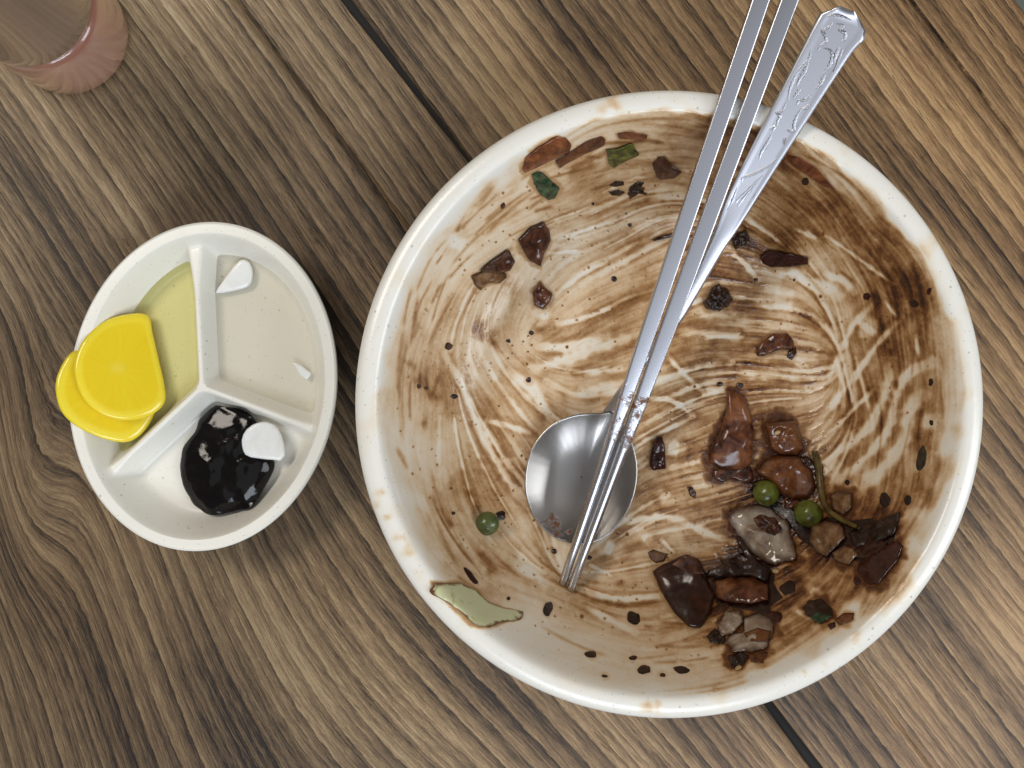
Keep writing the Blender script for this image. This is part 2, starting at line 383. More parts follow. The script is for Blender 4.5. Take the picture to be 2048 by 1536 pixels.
def plank(v0, v1, ph, warm, taper0=(0, 0), taper1=(0, 0)):
    """a board between the lines v0 and v1; taper = how far each edge draws back at the board's two ends"""
    nu, nv = 150, 60
    uu = np.linspace(Alen0, Alen1, nu); tt = np.linspace(0, 1, nv)
    U, T = np.meshgrid(uu, tt, indexing='ij')
    s = (U-Alen0)/(Alen1-Alen0)
    wav = .35*np.sin(U*.021+ph)+.2*np.sin(U*.063+ph*2)
    lo = v0+np.maximum(0, taper0[0]*(1-s)+taper0[1]*s); hi = v1-np.maximum(0, taper1[0]*(1-s)+taper1[1]*s)
    V = lo+(hi-lo)*T
    X = U*ALG[0]+V*NRM[0]; Y = U*ALG[1]+V*NRM[1]
    edge = np.minimum(T*(v1-v0), (1-T)*(v1-v0)); Z = -0.15*np.exp(-edge/.3)
    top = np.stack([X, Y, Z], -1).reshape(-1, 3)
    f = grid_faces(nu, nv)[:, ::-1]
    bot = top.copy(); bot[:, 2] = -22
    nb = len(top)
    ring = np.r_[np.arange(nv), np.arange(1, nu)*nv+nv-1, (nu-1)*nv+np.arange(nv-2, -1, -1), np.arange(nu-2, 0, -1)*nv]
    r2 = np.roll(ring, -1)
    side = np.stack([ring, ring+nb, r2+nb, r2], -1)
    allv = np.vstack([top, bot]); allf = np.vstack([f[:, ::-1], f+nb, side[:, ::-1]])
    o = mesh_obj('plank', allv, allf, MT['wood'], table)
    gu, gv = grain_uv(allv[:, 0], allv[:, 1], ph)
    uvl = o.data.uv_layers.new(name='grain')
    li = np.zeros(len(o.data.loops), np.int32); o.data.loops.foreach_get('vertex_index', li)
    uvl.data.foreach_set('uv', np.stack([gu[li], gv[li]], -1).astype(np.float32).ravel())
    at = o.data.attributes.new('light_warmth', 'FLOAT', 'POINT'); at.data.foreach_set('value', (warm+.55*smooth(-120, 200, allv[:, 0])).astype(np.float32))  # warmer light on the right side, put into the wood colour
    dk_mask = 1/(1+np.exp((allv[:, 0]+85)/30))*1/(1+np.exp((allv[:, 1]-65)/25))*.9+.25*np.exp(-((allv[:, 0]+60)/40)**2-((allv[:, 1]-120)/60)**2)  # boards darker towards the lower left, plus a fainter patch higher up
    at = o.data.attributes.new('lower_left_tone', 'FLOAT', 'POINT'); at.data.foreach_set('value', dk_mask.astype(np.float32))
    return o
plank(-330, B0, 0.0, .12, (0, 0), (-9.0, 7.0))
plank(B0, A0, 0.0, .12, (-5.0, 4.0), (8.6, -9.8))
plank(A0, L2, 0.0, .12, (3.0, -3.7), (.6, 1.0))
plank(L2, E0, 33.0, .2, (.25, .3))
for v, a, b in ((B0, -8, 5), (A0, -8, 4), (L2, -1.6, .9)):          # dark seam filler a little below the boards' faces
    q = [(u*ALG[0]+(v+d)*NRM[0], u*ALG[1]+(v+d)*NRM[1]) for u, d in ((-419, a), (419, a), (419, b), (-419, b))]
    mesh_obj('seam_filler', [(x, y, -2.6) for x, y in q]+[(x, y, -21.9) for x, y in q], [(0, 1, 2, 3), (7, 6, 5, 4), (0, 4, 5, 1), (1, 5, 6, 2), (2, 6, 7, 3), (3, 7, 4, 0)], MT['seam'], table, False)
core_v = []
for (u, v) in ((-420, -330), (420, -330), (420, E0-.5), (-420, E0-.5)):
    core_v.append((u*ALG[0]+v*NRM[0], u*ALG[1]+v*NRM[1]))
mesh_obj('backing_board', [(x, y, -22.2) for x, y in core_v]+[(x, y, -34) for x, y in core_v], [(0, 1, 2, 3), (7, 6, 5, 4), (0, 4, 5, 1), (1, 5, 6, 2), (2, 6, 7, 3), (3, 7, 4, 0)], MT['core'], table, False)
fl = mesh_obj('floor', [(-1500, -1500, -740), (1500, -1500, -740), (1500, 1500, -740), (-1500, 1500, -740)], [(0, 1, 2, 3)], MT['floor'], None, False); tag(fl, 'grey floor far below the table edge', kind='structure')

# ------------------------------------------------------------------ sauce film map of the bowl, in photo pixels
GX0, GY0, GS, GN = 690.0, 150.0, 1.6, 815
gx, gy = np.meshgrid(GX0+GS*np.arange(GN), GY0+GS*np.arange(GN))
def gauss_blur(a, r):
    k = np.exp(-0.5*(np.arange(-3*r, 3*r+1)/r)**2); k /= k.sum(); p = 3*r
    for ax in (0, 1):
        b = np.pad(a, [(p, p) if i == ax else (0, 0) for i in (0, 1)], mode='reflect'); o = np.zeros_like(a)
        for i, w in enumerate(k):
            o += w*(b[i:i+a.shape[0], :] if ax == 0 else b[:, i:i+a.shape[1]])
        a = o
    return a
CP = np.array([(1200,230,.25),(1350,225,.5),(1420,235,.6),(1100,270,.2),(1000,340,.2),(1300,260,.35),(1390,290,.7),(1500,230,.4),(1550,300,.9),(1620,340,.7),(1680,345,.3),
(930,440,.25),(960,400,.45),(880,540,.15),(850,600,.35),(830,700,.5),(855,770,.65),(870,800,.6),(1150,350,.6),(1200,350,.35),(1250,400,.35),(1350,400,.45),(1000,450,.25),(1000,500,.3),
(1150,480,.3),(1250,480,.35),(1200,560,.35),(1100,600,.25),(1100,530,.3),(1250,600,.5),(1300,570,.35),(1050,650,.3),(1150,680,.5),(1250,680,.7),(1100,720,.25),(1200,740,.35),(950,660,.5),
(900,640,.35),(960,720,.4),(1000,800,.5),(1050,860,.6),(1000,900,.75),(970,830,.45),(1000,960,.9),(960,1000,.8),(900,900,.25),(850,860,.4),(830,920,.2),(870,980,.5),(880,1040,.55),
(940,1100,.7),(970,1130,.9),(920,1060,.35),(1020,1100,.3),(1080,1150,.15),(1050,1080,.35),(1100,1090,.35),(1450,500,1.1),(1480,540,1.0),(1520,470,.6),(1560,460,.4),(1600,470,.6),
(1650,440,.75),(1700,480,1.0),(1620,400,.7),(1550,400,.9),(1490,400,.8),(1420,640,.5),(1480,590,1.1),(1530,590,.6),(1560,560,.1),(1600,620,.15),(1650,560,.3),(1540,640,.1),(1500,640,.25),
(1720,560,.8),(1780,560,1.0),(1800,610,.9),(1760,640,.45),(1680,640,.35),(1420,700,1.0),(1380,720,.9),(1450,720,.9),(1550,720,.6),(1620,680,.5),(1650,700,.35),(1600,740,.2),(1500,700,.7),
(1450,770,.45),(1520,780,.9),(1600,790,.6),(1640,760,.3),(1350,780,.45),(1350,700,.7),(1700,720,.5),(1750,680,.7),(1800,700,1.0),(1800,760,.7),(1840,700,.9),(1850,800,.6),(1820,850,.8),
(1860,900,.8),(1750,850,.4),(1700,850,.3),(1680,900,.2),(1700,950,.25),(1780,900,.45),(1840,960,.9),(1800,1000,.85),(1760,1000,.85),(1850,1040,.5),(1350,860,.5),(1400,830,.6),(1300,850,.6),
(1350,950,.7),(1400,950,.6),(1320,1000,.7),(1400,1000,.8),(1300,920,.7),(1350,1040,.4),(1420,1080,.4),(1300,1060,.6),(1250,1100,.45),(1230,1000,.6),(1300,1150,.45),(1200,1150,.35),
(1250,1180,.35),(1280,1220,.45),(1150,1210,.6),(1180,1250,.25),(1550,900,.7),(1560,1020,1.9),(1600,1080,1.9),(1640,1090,1.5),(1500,1100,1.6),(1560,1160,1.3),(1640,1180,.9),(1700,1150,.8),
(1700,1050,1.6),(1750,1080,1.6),(1460,1150,1.6),(1400,1200,1.3),(1600,1220,.7),(1640,1230,.8),(1560,1260,.7),(1600,1270,.5),(1500,1330,.7),(1350,1280,.25),(1300,1300,.4),(1420,1280,.3),
(1200,1310,.15),(1150,1290,.08),(1300,1350,.15),(1400,1350,.25),(1080,1260,.12),(1040,1300,.03),(1890,700,.3),(1890,900,.3),(1800,500,.5),(1740,420,.3),(1850,600,.5)], float)
num = np.zeros_like(gx); den = np.zeros_like(gx)+1e-4
for (x, y, v) in CP:
    w = np.exp(-((gx-x)**2+(gy-y)**2)/(2*40**2)); num += w*v; den += w
film = num/den
# direction of the wiping strokes (double angle interpolation), tangential near the wall
DP = [(1150,480,-25),(1250,480,-15),(1200,600,-28),(1100,600,-50),(1350,690,-8),(1450,700,3),(1550,600,15),(1650,560,28),(1700,850,-50),(1800,750,-60),(1750,500,42),(1000,900,62),(1050,750,35),
(1150,720,-18),(1350,850,-20),(1400,1050,12),(1250,1000,-60),(1300,1200,4),(1550,780,5),(1450,950,-22),(1600,1200,-32),(950,1050,60),(1500,400,30),(1350,500,-20),(960,640,-66),(930,720,88),(940,560,-60),(1000,700,40),(900,820,80),(1000,800,55),(1050,520,-45)]
cx, cy = np.zeros_like(gx), np.zeros_like(gx)
for (x, y, a) in DP:
    w = np.exp(-((gx-x)**2+(gy-y)**2)/(2*95**2)); cx += w*math.cos(math.radians(2*a)); cy += w*math.sin(math.radians(2*a))
mg = np.hypot(cx, cy)+1e-6; cx /= mg; cy /= mg
rr = np.hypot(gx-1292, gy-803); ta = np.arctan2(gy-803, gx-1292)+math.pi/2
wt = smooth(330, 430, rr)
cx = cx*(1-wt)+np.cos(2*ta)*wt; cy = cy*(1-wt)+np.sin(2*ta)*wt
ang = np.arctan2(cy, cx)/2
nzw = gauss_blur(RNG.randn(GN, GN), 26); nzw /= nzw.std(); ang = ang+.13*nzw
vx, vy = np.cos(ang), np.sin(ang)
def lic(src, steps):
    acc = src.copy(); c = 1
    for sgn in (1, -1):
        X = np.tile(np.arange(GN, dtype=float), (GN, 1)); Y = X.T.copy(); px_, py_ = vx*sgn, vy*sgn
        for _ in range(steps):
            X = np.clip(X+px_, 0, GN-1); Y = np.clip(Y+py_, 0, GN-1)
            i, j = (Y+.5).astype(int).clip(0, GN-1), (X+.5).astype(int).clip(0, GN-1)
            nx, ny = vx[i, j], vy[i, j]; sg = np.where(nx*px_+ny*py_ < 0, -1, 1)
            px_, py_ = nx*sg, ny*sg
            acc += src[i, j]; c += 1
    return acc/c
def norm(a): return (a-a.mean())/a.std()
L1_ = norm(lic(gauss_blur(RNG.randn(GN, GN), 1), 34)); L2_ = norm(lic(gauss_blur(RNG.randn(GN, GN), 4), 70)); L3_ = norm(lic(RNG.randn(GN, GN), 10))
CL = norm(gauss_blur(RNG.randn(GN, GN), 9)); CM = norm(gauss_blur(RNG.randn(GN, GN), 3)); CX = norm(gauss_blur(RNG.randn(GN, GN), 18))
film = np.where(gx < 1250, film*(.80+.20*smooth(1080, 1250, gx)), film); film = (.11-.085*smooth(400, 460, rr)*smooth(-150, 120, gy-803)+(.84+.42*smooth(1280, 1480, gx))*film)*np.exp((.20*L1_+.26*L2_+.10*L3_+.16*CL+.08*CM+.20*CX)*(.65+.35*smooth(1200, 1500, gx)))
def seg_dist(pts):
    pts = np.asarray(pts, float)
    if len(pts) > 2:                                            # Catmull-Rom
        q = []
        P = np.vstack([2*pts[0]-pts[1], pts, 2*pts[-1]-pts[-2]])
        for i in range(1, len(P)-2):
            for t in np.linspace(0, 1, 8, endpoint=False):
                a, b, c, d = P[i-1], P[i], P[i+1], P[i+2]
                q.append(.5*((2*b)+(-a+c)*t+(2*a-5*b+4*c-d)*t*t+(-a+3*b-3*c+d)*t**3))
        q.append(pts[-1]); pts = np.array(q)
    m = 90
    i0 = max(0, int((pts[:, 1].min()-m-GY0)/GS)); i1 = min(GN, int((pts[:, 1].max()+m-GY0)/GS)); j0 = max(0, int((pts[:, 0].min()-m-GX0)/GS)); j1 = min(GN, int((pts[:, 0].max()+m-GX0)/GS))
    sl = (slice(i0, i1), slice(j0, j1)); X, Y = gx[sl], gy[sl]; D = np.full(X.shape, 1e9); S = np.zeros(X.shape); L = 0
    tot = np.linalg.norm(np.diff(pts, axis=0), axis=1).sum()
    for a, b in zip(pts[:-1], pts[1:]):
        d = b-a; l = np.linalg.norm(d)+1e-9; t = np.clip(((X-a[0])*d[0]+(Y-a[1])*d[1])/l**2, 0, 1)
        q = np.hypot(X-a[0]-t*d[0], Y-a[1]-t*d[1]); k = q < D; D[k] = q[k]; S[k] = ((L+t*l)/tot)[k]; L += l
    return sl, D, S
def wipe(pts, w, s=.93, edge=.22):
    sl, D, S = seg_dist(pts); D = D + .10*w*CM[sl]+.08*w*CL[sl]
    end = smooth(0, .18, S)*smooth(1.0, .8, S)*.6+.4
    f = film[sl]; k = (1-smooth(w*.25, w*.95, D))*s*end*(.9+.1*L3_[sl].clip(-2, 1))
    film[sl] = f*(1-k) + edge*np.exp(-((D-w*1.15)/(w*.35+1))**2)*np.clip(f*1.2, 0, .8)
def dab(pts, w, v):
    sl, D, S = seg_dist(pts if len(np.shape(pts)) > 1 else [pts, (pts[0]+1, pts[1])]); D = D+.16*w*CL[sl]+.12*w*L2_[sl]
    k = np.exp(-(np.clip(D, 0, None)/(w*.75))**2)
    film[sl] = np.maximum(film[sl], 0)*(1-k*.5)+v*k*(.8+.22*L1_[sl].clip(-1.5, 1.5)+.12*CM[sl])
for a in [([(1080,657),(1139,675),(1178,660),(1229,627)],15,.65),([(1154,743),(1184,725),(1229,713)],14,.7),((960,660),20,1.3),([(975,675),(1005,700)],8,.7),([(838,762),(872,796)],13,1.25),([(812,722),(850,760)],7,.8),
 ((849,848),13,.9),([(1352,687),(1396,690),(1500,693)],12,.8),([(1386,721),(1427,721)],18,1.1),([(1448,750),(1500,758),(1578,765),(1638,763)],13,.8),((1478,590),36,1.1),([(1448,526),(1500,549)],16,.8),([(1245,606),(1290,600)],10,.8),
 ([(1638,443),(1736,459),(1783,529)],24,.75),([(1716,517),(1779,564),(1802,603)],17,1.1),((1790,700),26,1.1),((1814,779),11,.9),((1611,646),17,.55),((1240,1166),12,.7),((1190,1166),10,.6),([(1188,1200),(1240,1212),(1310,1204)],8,.8),
 ([(1292,1255),(1362,1255)],6,.9),((1373,1078),11,.6),([(1480,480),(1520,500)],16,1.5),([(1320,1290),(1420,1270)],8,.5),([(1240,900),(1300,1000)],18,.75),([(1330,940),(1420,930)],14,.7),([(1395,1005),(1440,1010)],16,.7),
 ([(965,1110),(985,1140)],12,1.2),([(985,870),(1010,950)],18,.85),([(940,985),(955,1010)],10,1.3),([(870,1000),(900,1050)],9,.8),([(1150,345),(1180,330)],12,.8),([(950,410),(925,455)],6,.9),([(930,430),(915,460)],5,1.0),
 ([(1590,1040),(1660,1110)],26,2.3),([(1500,1130),(1560,1130)],18,2.2),([(1560,1100),(1600,1180)],18,1.5),([(1570,1260),(1650,1240)],10,1.0),([(1700,1060),(1790,1090)],22,2.2),([(1650,1180),(1690,1160)],16,1.0),([(1560,1290),(1520,1320)],9,1.0),([(1780,1020),(1840,990)],14,.9)]:
    dab(*a)
for a in [([(891,710),(924,773),(948,830),(975,890),(1017,962),(1056,1016)],9),([(1020,749),(1064,779),(1103,845)],13),([(1064,737),(1124,722),(1199,695),(1250,680)],13),([(1076,692),(1139,695),(1214,672)],11),
 ([(1148,791),(1184,782),(1240,770)],15),([(1175,746),(1240,737)],8),([(975,842),(1013,851),(1058,866)],7),([(1097,507),(1163,504)],4),([(1130,576),(1169,546),(1214,525)],4),([(1115,650),(1169,636),(1229,612)],6),
 ([(985,635),(1010,590)],22,.5),((909,486,909,487),0),([(1088,625),(1092,640)],18),([(1461,502),(1487,526),(1516,560)],7),([(1547,536),(1604,552),(1645,572)],15),([(1545,600),(1590,605)],30),([(1365,664),(1422,669),(1474,674)],10,.7),
 ([(1396,622),(1461,638),(1513,648)],18,.6),([(1331,708),(1365,745),(1407,786)],7),([(1305,799),(1344,802),(1386,831)],7),([(1409,786),(1453,781)],13),([(1460,724),(1470,726)],12,.7),([(1600,740),(1612,725)],26),
 ([(1744,611),(1708,650),(1681,705),(1662,748),(1634,771)],9),([(1806,634),(1755,689),(1705,759),(1662,814),(1615,865)],9),([(1748,779),(1693,834),(1638,892)],7),([(1779,728),(1775,775),(1751,830),(1716,877),(1650,920)],14),
 ([(1865,724),(1818,748),(1790,798),(1779,853),(1736,912),(1669,966)],11),([(1849,791),(1822,822),(1810,880),(1767,935),(1712,982)],16),([(1568,545),(1619,564),(1677,591)],13),([(1650,548),(1685,560),(1708,584)],8),
 ([(1650,470),(1697,502),(1787,568)],4),([(1771,603),(1794,634)],4),([(1833,673),(1837,712)],6),([(1730,665),(1742,650)],20),([(1591,459),(1638,478)],7),([(1232,1052),(1284,1039),(1328,1034),(1367,1044),(1414,1067),(1466,1083)],9),
 ([(1323,1080),(1347,1104)],4),([(1180,1190),(1245,1198),(1320,1192)],8),([(1180,1130),(1222,1151)],4),([(1210,1092),(1228,1100)],20),([(1284,1070),(1295,1076)],13),([(1180,1216),(1232,1247),(1271,1265)],8),([(1335,894),(1360,898)],15),
 ([(1320,990),(1335,1000)],14,.5),([(900,480),(930,492)],18),([(1040,1130),(1090,1165)],16),([(1540,830),(1560,870)],24,.6),([(1590,1220),(1620,1235)],10),([(1620,1180),(1640,1190)],10)]:
    if a[1]: wipe(a[0], a[1]*1.22, *a[2:])
# long curved streaks wiped along by noodles and chopsticks
for k in range(230):
    a0, r0 = RNG.uniform(0, 2*math.pi), 430*math.sqrt(RNG.rand()); x, y = 1300+r0*math.cos(a0), 805+r0*math.sin(a0); pts = [(x, y)]; dx, dy = None, None
    for _ in range(int(RNG.uniform(6, 20))):
        i, j = int(np.clip((y-GY0)/GS, 0, GN-1)), int(np.clip((x-GX0)/GS, 0, GN-1)); ex, ey = vx[i, j], vy[i, j]
        if dx is not None and ex*dx+ey*dy < 0: ex, ey = -ex, -ey
        if dx is not None: ex, ey = .55*dx+.45*ex, .55*dy+.45*ey
        dx, dy = ex, ey; x += 12*ex; y += 12*ey; pts.append((x, y))
    pts = pts[::2] if len(pts) > 6 else pts
    if k % 3: wipe(pts, RNG.uniform(3.0, 8.5), RNG.uniform(.45, .85), .20)
    else:
        sl, D, S = seg_dist(pts); film[sl] += RNG.uniform(.15, .5)*np.exp(-((D+.5*CM[sl])/RNG.uniform(2.5, 7))**2)*smooth(0, .25, S)*smooth(1, .7, S)
# thin tangential sauce lines the chopsticks left on the wall
for k in range(95):
    a0 = RNG.uniform(0, 2*math.pi); side = RNG.rand()
    if side < .55: a0 = RNG.uniform(math.radians(160), math.radians(335))
    rad = RNG.uniform(440, 560); ln = RNG.uniform(.08, .4); w = RNG.uniform(1.6, 4.2)
    lim = 555 if 3.3 < a0 < 5.8 else 520
    rad = min(rad, lim)
    cxx, cyy = 1310+(rad-440)*.12, 805
    pts = [(cxx+rad*(1+.03*t*(k % 3-1))*math.cos(a0+t*ln), cyy+rad*(1+.03*t*(k % 3-1))*math.sin(a0+t*ln)) for t in np.linspace(0, 1, 7)]
    sl, D, S = seg_dist(pts); D = D+.5*CM[sl]
    film[sl] += RNG.uniform(.25, .75)*np.exp(-(D/w)**2)*smooth(0, .2, S)*smooth(1, .7, S)
for pts, w, v in [([(1880,760),(1887,850),(1875,950),(1838,1070)],3,.8),([(1200,1372),(1330,1392),(1450,1376),(1560,1340)],2.5,.6),([(1300,1385),(1420,1372),(1520,1340),(1600,1300)],2.5,.6),([(1080,310),(1200,235),(1320,215),(1420,218)],3,.6),
 ([(1050,345),(1180,262),(1300,238),(1420,240)],3,.5),([(1590,300),(1690,355),(1770,440)],3,.6),([(905,470),(950,400),(1020,330)],4,.6),([(830,590),(860,520),(900,470)],2.5,.5),([(820,700),(835,620),(870,550)],2.5,.5),([(1740,1130),(1690,1210)],4,1.3)]:
    sl, D, S = seg_dist(pts); film[sl] += v*np.exp(-((D+.6*CM[sl])/w)**2)*smooth(0, .15, S)*smooth(1, .8, S)
# wall: clean towards the rim
rim_d = np.hypot(gx-1330, gy-808)
edge_noise = 14*CL+12*L2_+10*CX
clean = smooth(598, 528, rim_d+edge_noise)
topw = smooth(-.2, .5, -(gy-808)/rim_d)*smooth(-.35, 0.1, (gx-1230)/rim_d)   # sauce climbs higher on the far wall
clean = np.maximum(clean, topw*smooth(598, 580, rim_d+edge_noise*.3))
leftclean = smooth(-.3, -.8, (gx-1330)/rim_d)*smooth(520, 575, rim_d)*.35
film *= clean*(1-leftclean)
film = np.where(film > .75, .85+(film-.85)*.8, film)
# pepper-fine specks
for _ in range(900):
    a = RNG.uniform(0, 2*math.pi); r = 520*math.sqrt(RNG.rand()); x, y = 1310+r*math.cos(a), 806+r*math.sin(a); q = RNG.uniform(.9, 2.4)**1.0
    if RNG.rand() < .06: q *= 1.9
    j, i = int((x-GX0)/GS), int((y-GY0)/GS); s = slice(max(0, i-4), i+5), slice(max(0, j-4), j+5)
    d2 = (gx[s]-x)**2+((gy[s]-y)*RNG.uniform(.8, 1.4))**2; film[s] = np.maximum(film[s], RNG.uniform(.9, 2.2)*np.exp(-d2/q**2))
# smears and drips left on the rim itself
rimfilm = np.zeros_like(film)
for (x, y, w, v) in [(1225,205,14,.45),(1205,222,10,.5),(760,985,8,.35),(757,1010,9,.4),(775,1035,7,.3),(800,1075,9,.5),(815,1100,10,.45),(1300,1412,12,.45),(1320,1408,8,.35),(1715,1280,10,.42),(1610,1345,4,.5),(1650,1330,4,.2),(1855,590,9,.22),(1930,620,9,.15),(1690,300,14,.18),(1590,265,16,.3),(1460,196,7,.2)]:
    w2 = np.exp(-(((gx-x)**2+(gy-y)**2)/(w*(1+.25*CM))**2)); rimfilm += v*w2*(.75+.3*CM.clip(-1, 1.5))
film = np.maximum(film, rimfilm)
film = np.clip(film+.03*smooth(575, 560, rim_d), 0, 3)

# ------------------------------------------------------------------ bowl
def sample(px_, py_):
    a = np.clip((px_-GX0)/GS, 0, GN-1.001); b = np.clip((py_-GY0)/GS, 0, GN-1.001); j, i = a.astype(int), b.astype(int); fa, fb = a-j, b-i
    return film[i, j]*(1-fa)*(1-fb)+film[i, j+1]*fa*(1-fb)+film[i+1, j]*(1-fa)*fb+film[i+1, j+1]*fa*fb
def make_bowl():
    nth = 1300
    r_in = np.r_[np.linspace(.4, 78, 250), np.linspace(78.3, 104.6, 135)]
    z_in = np.interp(r_in, _pr, _pz)
    lip = [(105.5, 65.05), (106.8, 65.0), (109.0, 64.6), (110.3, 63.8), (111.0, 62.7), (111.2, 61.4), (110.8, 60.4), (109.6, 60), (106.5, 59.6), (104.8, 58.0), (102.5, 51), (98.6, 38), (93.6, 25), (87, 13.5), (80, 7), (70, 3.4), (60, 2.6), (58.5, 1.2), (57.5, .3), (55.5, .05), (54.5, 1.2), (53.5, 2.2), (30, 2.4), (.4, 2.4)]
    R = np.r_[r_in, [a for a, b in lip]]; Z = np.r_[z_in, [b for a, b in lip]]
    th = np.linspace(0, 2*math.pi, nth, endpoint=False)
    X = BC[0]+R[:, None]*np.cos(th); Y = BC[1]+R[:, None]*np.sin(th); Zg = np.repeat(Z[:, None], nth, 1)
    p = to_px(X, Y, Zg); fv = sample(*p); fv[len(r_in)+6:, :] = 0
    Zg[:len(r_in)] += np.clip(fv[:len(r_in)], 0, 3)*.16                      # the sauce has thickness
    v = np.stack([X, Y, Zg], -1).reshape(-1, 3); f = grid_faces(len(R), nth, True)
    o = mesh_obj('noodle_bowl', v, f, MT['bowl'], None, True, (BC[0], BC[1], 0))
    at = o.data.attributes.new('sauce_film', 'FLOAT', 'POINT'); at.data.foreach_set('value', fv.astype(np.float32).ravel())
    tag(o, 'large round cream melamine bowl smeared inside with brown sauce', 'bowl'); return o
bowl = make_bowl()

# ------------------------------------------------------------------ three part dish
def make_dish():
    nt, nr = 420, 200
    rho = np.r_[np.linspace(.003, .80, 130), np.linspace(.803, .999, nr-130)]; th = np.linspace(0, 2*math.pi, nt, endpoint=False)
    def P(r): return (DC[0]+r*(DA*np.cos(th)*DU[0]+DB*np.sin(th)*DV[0]), DC[1]+r*(DA*np.cos(th)*DU[1]+DB*np.sin(th)*DV[1]))
    V = []
    for r in rho:
        x, y = P(r); V.append(np.stack([x, y, dish_z(x, y)], -1))
    for s, z in [(1.004, 25.2), (1.006, 24.4), (1.003, 23.4), (.992, 22.9), (.965, 22.5), (.94, 19), (.90, 11), (.84, 4.5), (.76, 1.4), (.70, 1.0), (.685, .1), (.66, .1), (.645, 1.0), (.4, 1.0), (.01, 1.0)]:
        x, y = P(s); V.append(np.stack([x, y, np.full(nt, z)], -1))
    v = np.array(V); o = mesh_obj('divided_dish', v.reshape(-1, 3), grid_faces(len(v), nt, True), MT['dish'], None, True, (DC[0], DC[1], 0))
    tag(o, 'small oval white melamine dish divided into three compartments', 'dish'); return o
make_dish()
def puddle(name, level, inside, mat, label, cat):
    g = np.arange(-75, 75.01, .5); X, Y = np.meshgrid(DC[0]+g, DC[1]+g, indexing='ij'); Zd = dish_z(X, Y)
    k = (Zd < level+8.0) & inside(X, Y); n = len(g)
    F = grid_faces(n, n); km = k.ravel(); keep = km[F].all(1); F = F[keep]
    used = np.unique(F); re = -np.ones(n*n, int); re[used] = np.arange(len(used))
    v = np.stack([X.ravel()[used], Y.ravel()[used], np.full(len(used), level)], -1)
    o = mesh_obj(name, v, re[F], mat, None, True, (*v[:, :2].mean(0), level)); tag(o, label, cat); return o
def side_of(e):
    d = e-DJ; return lambda X, Y: (X-DJ[0])*(-d[1])+(Y-DJ[1])*d[0]
S0, S1, S2 = (side_of(e) for e in DIVS)
puddle('pickle_brine', 12.8, lambda X, Y: (S0(X, Y) > 0) & (S1(X, Y) < 0), MT['brine'], 'shallow yellow pickle liquid in the compartment with the yellow slices', 'liquid')
puddle('onion_liquid', 12.2, lambda X, Y: (S0(X, Y) < 0) & (S2(X, Y) > 0), MT['onion_water'], 'shallow cloudy clear liquid in the compartment with two white scraps', 'liquid')

# ------------------------------------------------------------------ food pieces
HALO = []
def chunk(name, pts, h, mat, label, cat='food', group=None, surf='bowl', base=0.0, pw=4.4, n=56, rings=12, rough=.12, seed=None, rnd=.27, tilt=(0, 0), zscale=1.0, plane=None, ridge=0.0, hf=.16, curve=False):
    """solid piece whose outline is given in photo pixels and whose underside lies on the surface below it"""
    seed = (sum(map(ord, name)) % 97 if seed is None else seed)+int(pts[0][0]) % 53
    o2 = resample(closed_curve(pts), n, 0) if curve else resample(pts, n, rnd); c = o2.mean(0); o2 = c+(o2-c)*(1+.35*rough*fbm(o2, 1/(np.abs(o2-c).max()*.3), seed+5))[:, None]
    hit = {'bowl': hit_bowl, 'dish': hit_dish}.get(surf)
    if plane is not None:
        p0, nn = plane
        def hit(px, dz=0.0):
            px = np.asarray(px, float); d = np.stack([(px[..., 0]-1024)/F_PX, (768-px[..., 1])/F_PX, -np.ones(px.shape[:-1])], -1)
            q = np.asarray(p0)+np.asarray(nn)*0; num_ = (nn[0]*q[0]+nn[1]*q[1]+nn[2]*(q[2]-CAM_H)); dz_ = np.asarray(dz)*nn[2]
            t = (num_+dz_)/(d@np.asarray(nn)); P = d*t[..., None]; P[..., 2] += CAM_H; return P
    ext = np.abs(o2-c).max()
    V = []
    ts = 1-(1-np.linspace(0, 1, rings+1)[1:])**1.6
    allpx = [c[None]] + [c+(o2-c)*t for t in ts]
    for t, P in zip(np.r_[0, ts], allpx):
        prof = (1-t**pw)**.55 if t < 1 else 0
        q = (P-c)/ext
        hh = h*(.42+.58*prof)*(1+tilt[0]*q[:, 0]-tilt[1]*q[:, 1])
        if ridge: hh = hh*(1-ridge*np.abs(q[:, 0]*.7+q[:, 1]*.7))
        hh = hh*(1+rough*2.0*fbm(P, 1/(ext*.62), seed)+rough*hf*fbm(P, 1/(ext*.16), seed+3)) if rough else hh
        V.append(hit(P, np.maximum(hh, .15*h)+base))
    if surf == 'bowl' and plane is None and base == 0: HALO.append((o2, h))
    low = c+(o2-c)*1.0; V.append(hit(low, np.full(n, .22*h+base))); V.append(hit(c+(o2-c)*.93, np.full(n, .03+base)))
    V.append(hit(c[None]+0.0, np.full(1, .03+base)))
    v = np.vstack(V); nr = len(ts)+2
    F = [(0, 1+j, 1+(j+1) % n) for j in range(n)]
    for i in range(nr-1):
        for j in range(n):
            a, b = 1+i*n+j, 1+i*n+(j+1) % n; F.append((a, a+n, b+n, b))
    last = 1+(nr-1)*n; F += [(last+(j+1) % n, last+j, len(v)-1) for j in range(n)]
    o = mesh_obj(name, v, F, mat, None, True, v[-1]); tag(o, label, cat, group)
    at = o.data.attributes.new('outer', 'FLOAT', 'POINT'); at.data.foreach_set('value', np.r_[0, np.repeat(ts, n), np.ones(2*n+1)].astype(np.float32))
    return o
def cr(pts, ox, oy, z): return [(ox+x/z, oy+y/z) for x, y in pts]
def c2(p): return cr(p, 900, 220, 3.658)
def c1(p): return cr(p, 1400, 160, 2.4)
def c5(p): return cr(p, 1240, 740, 2.328)
def c7(p): return cr(p, 700, 680, 2.0217)
def cd(p): return cr(p, 80, 400, 2.133)
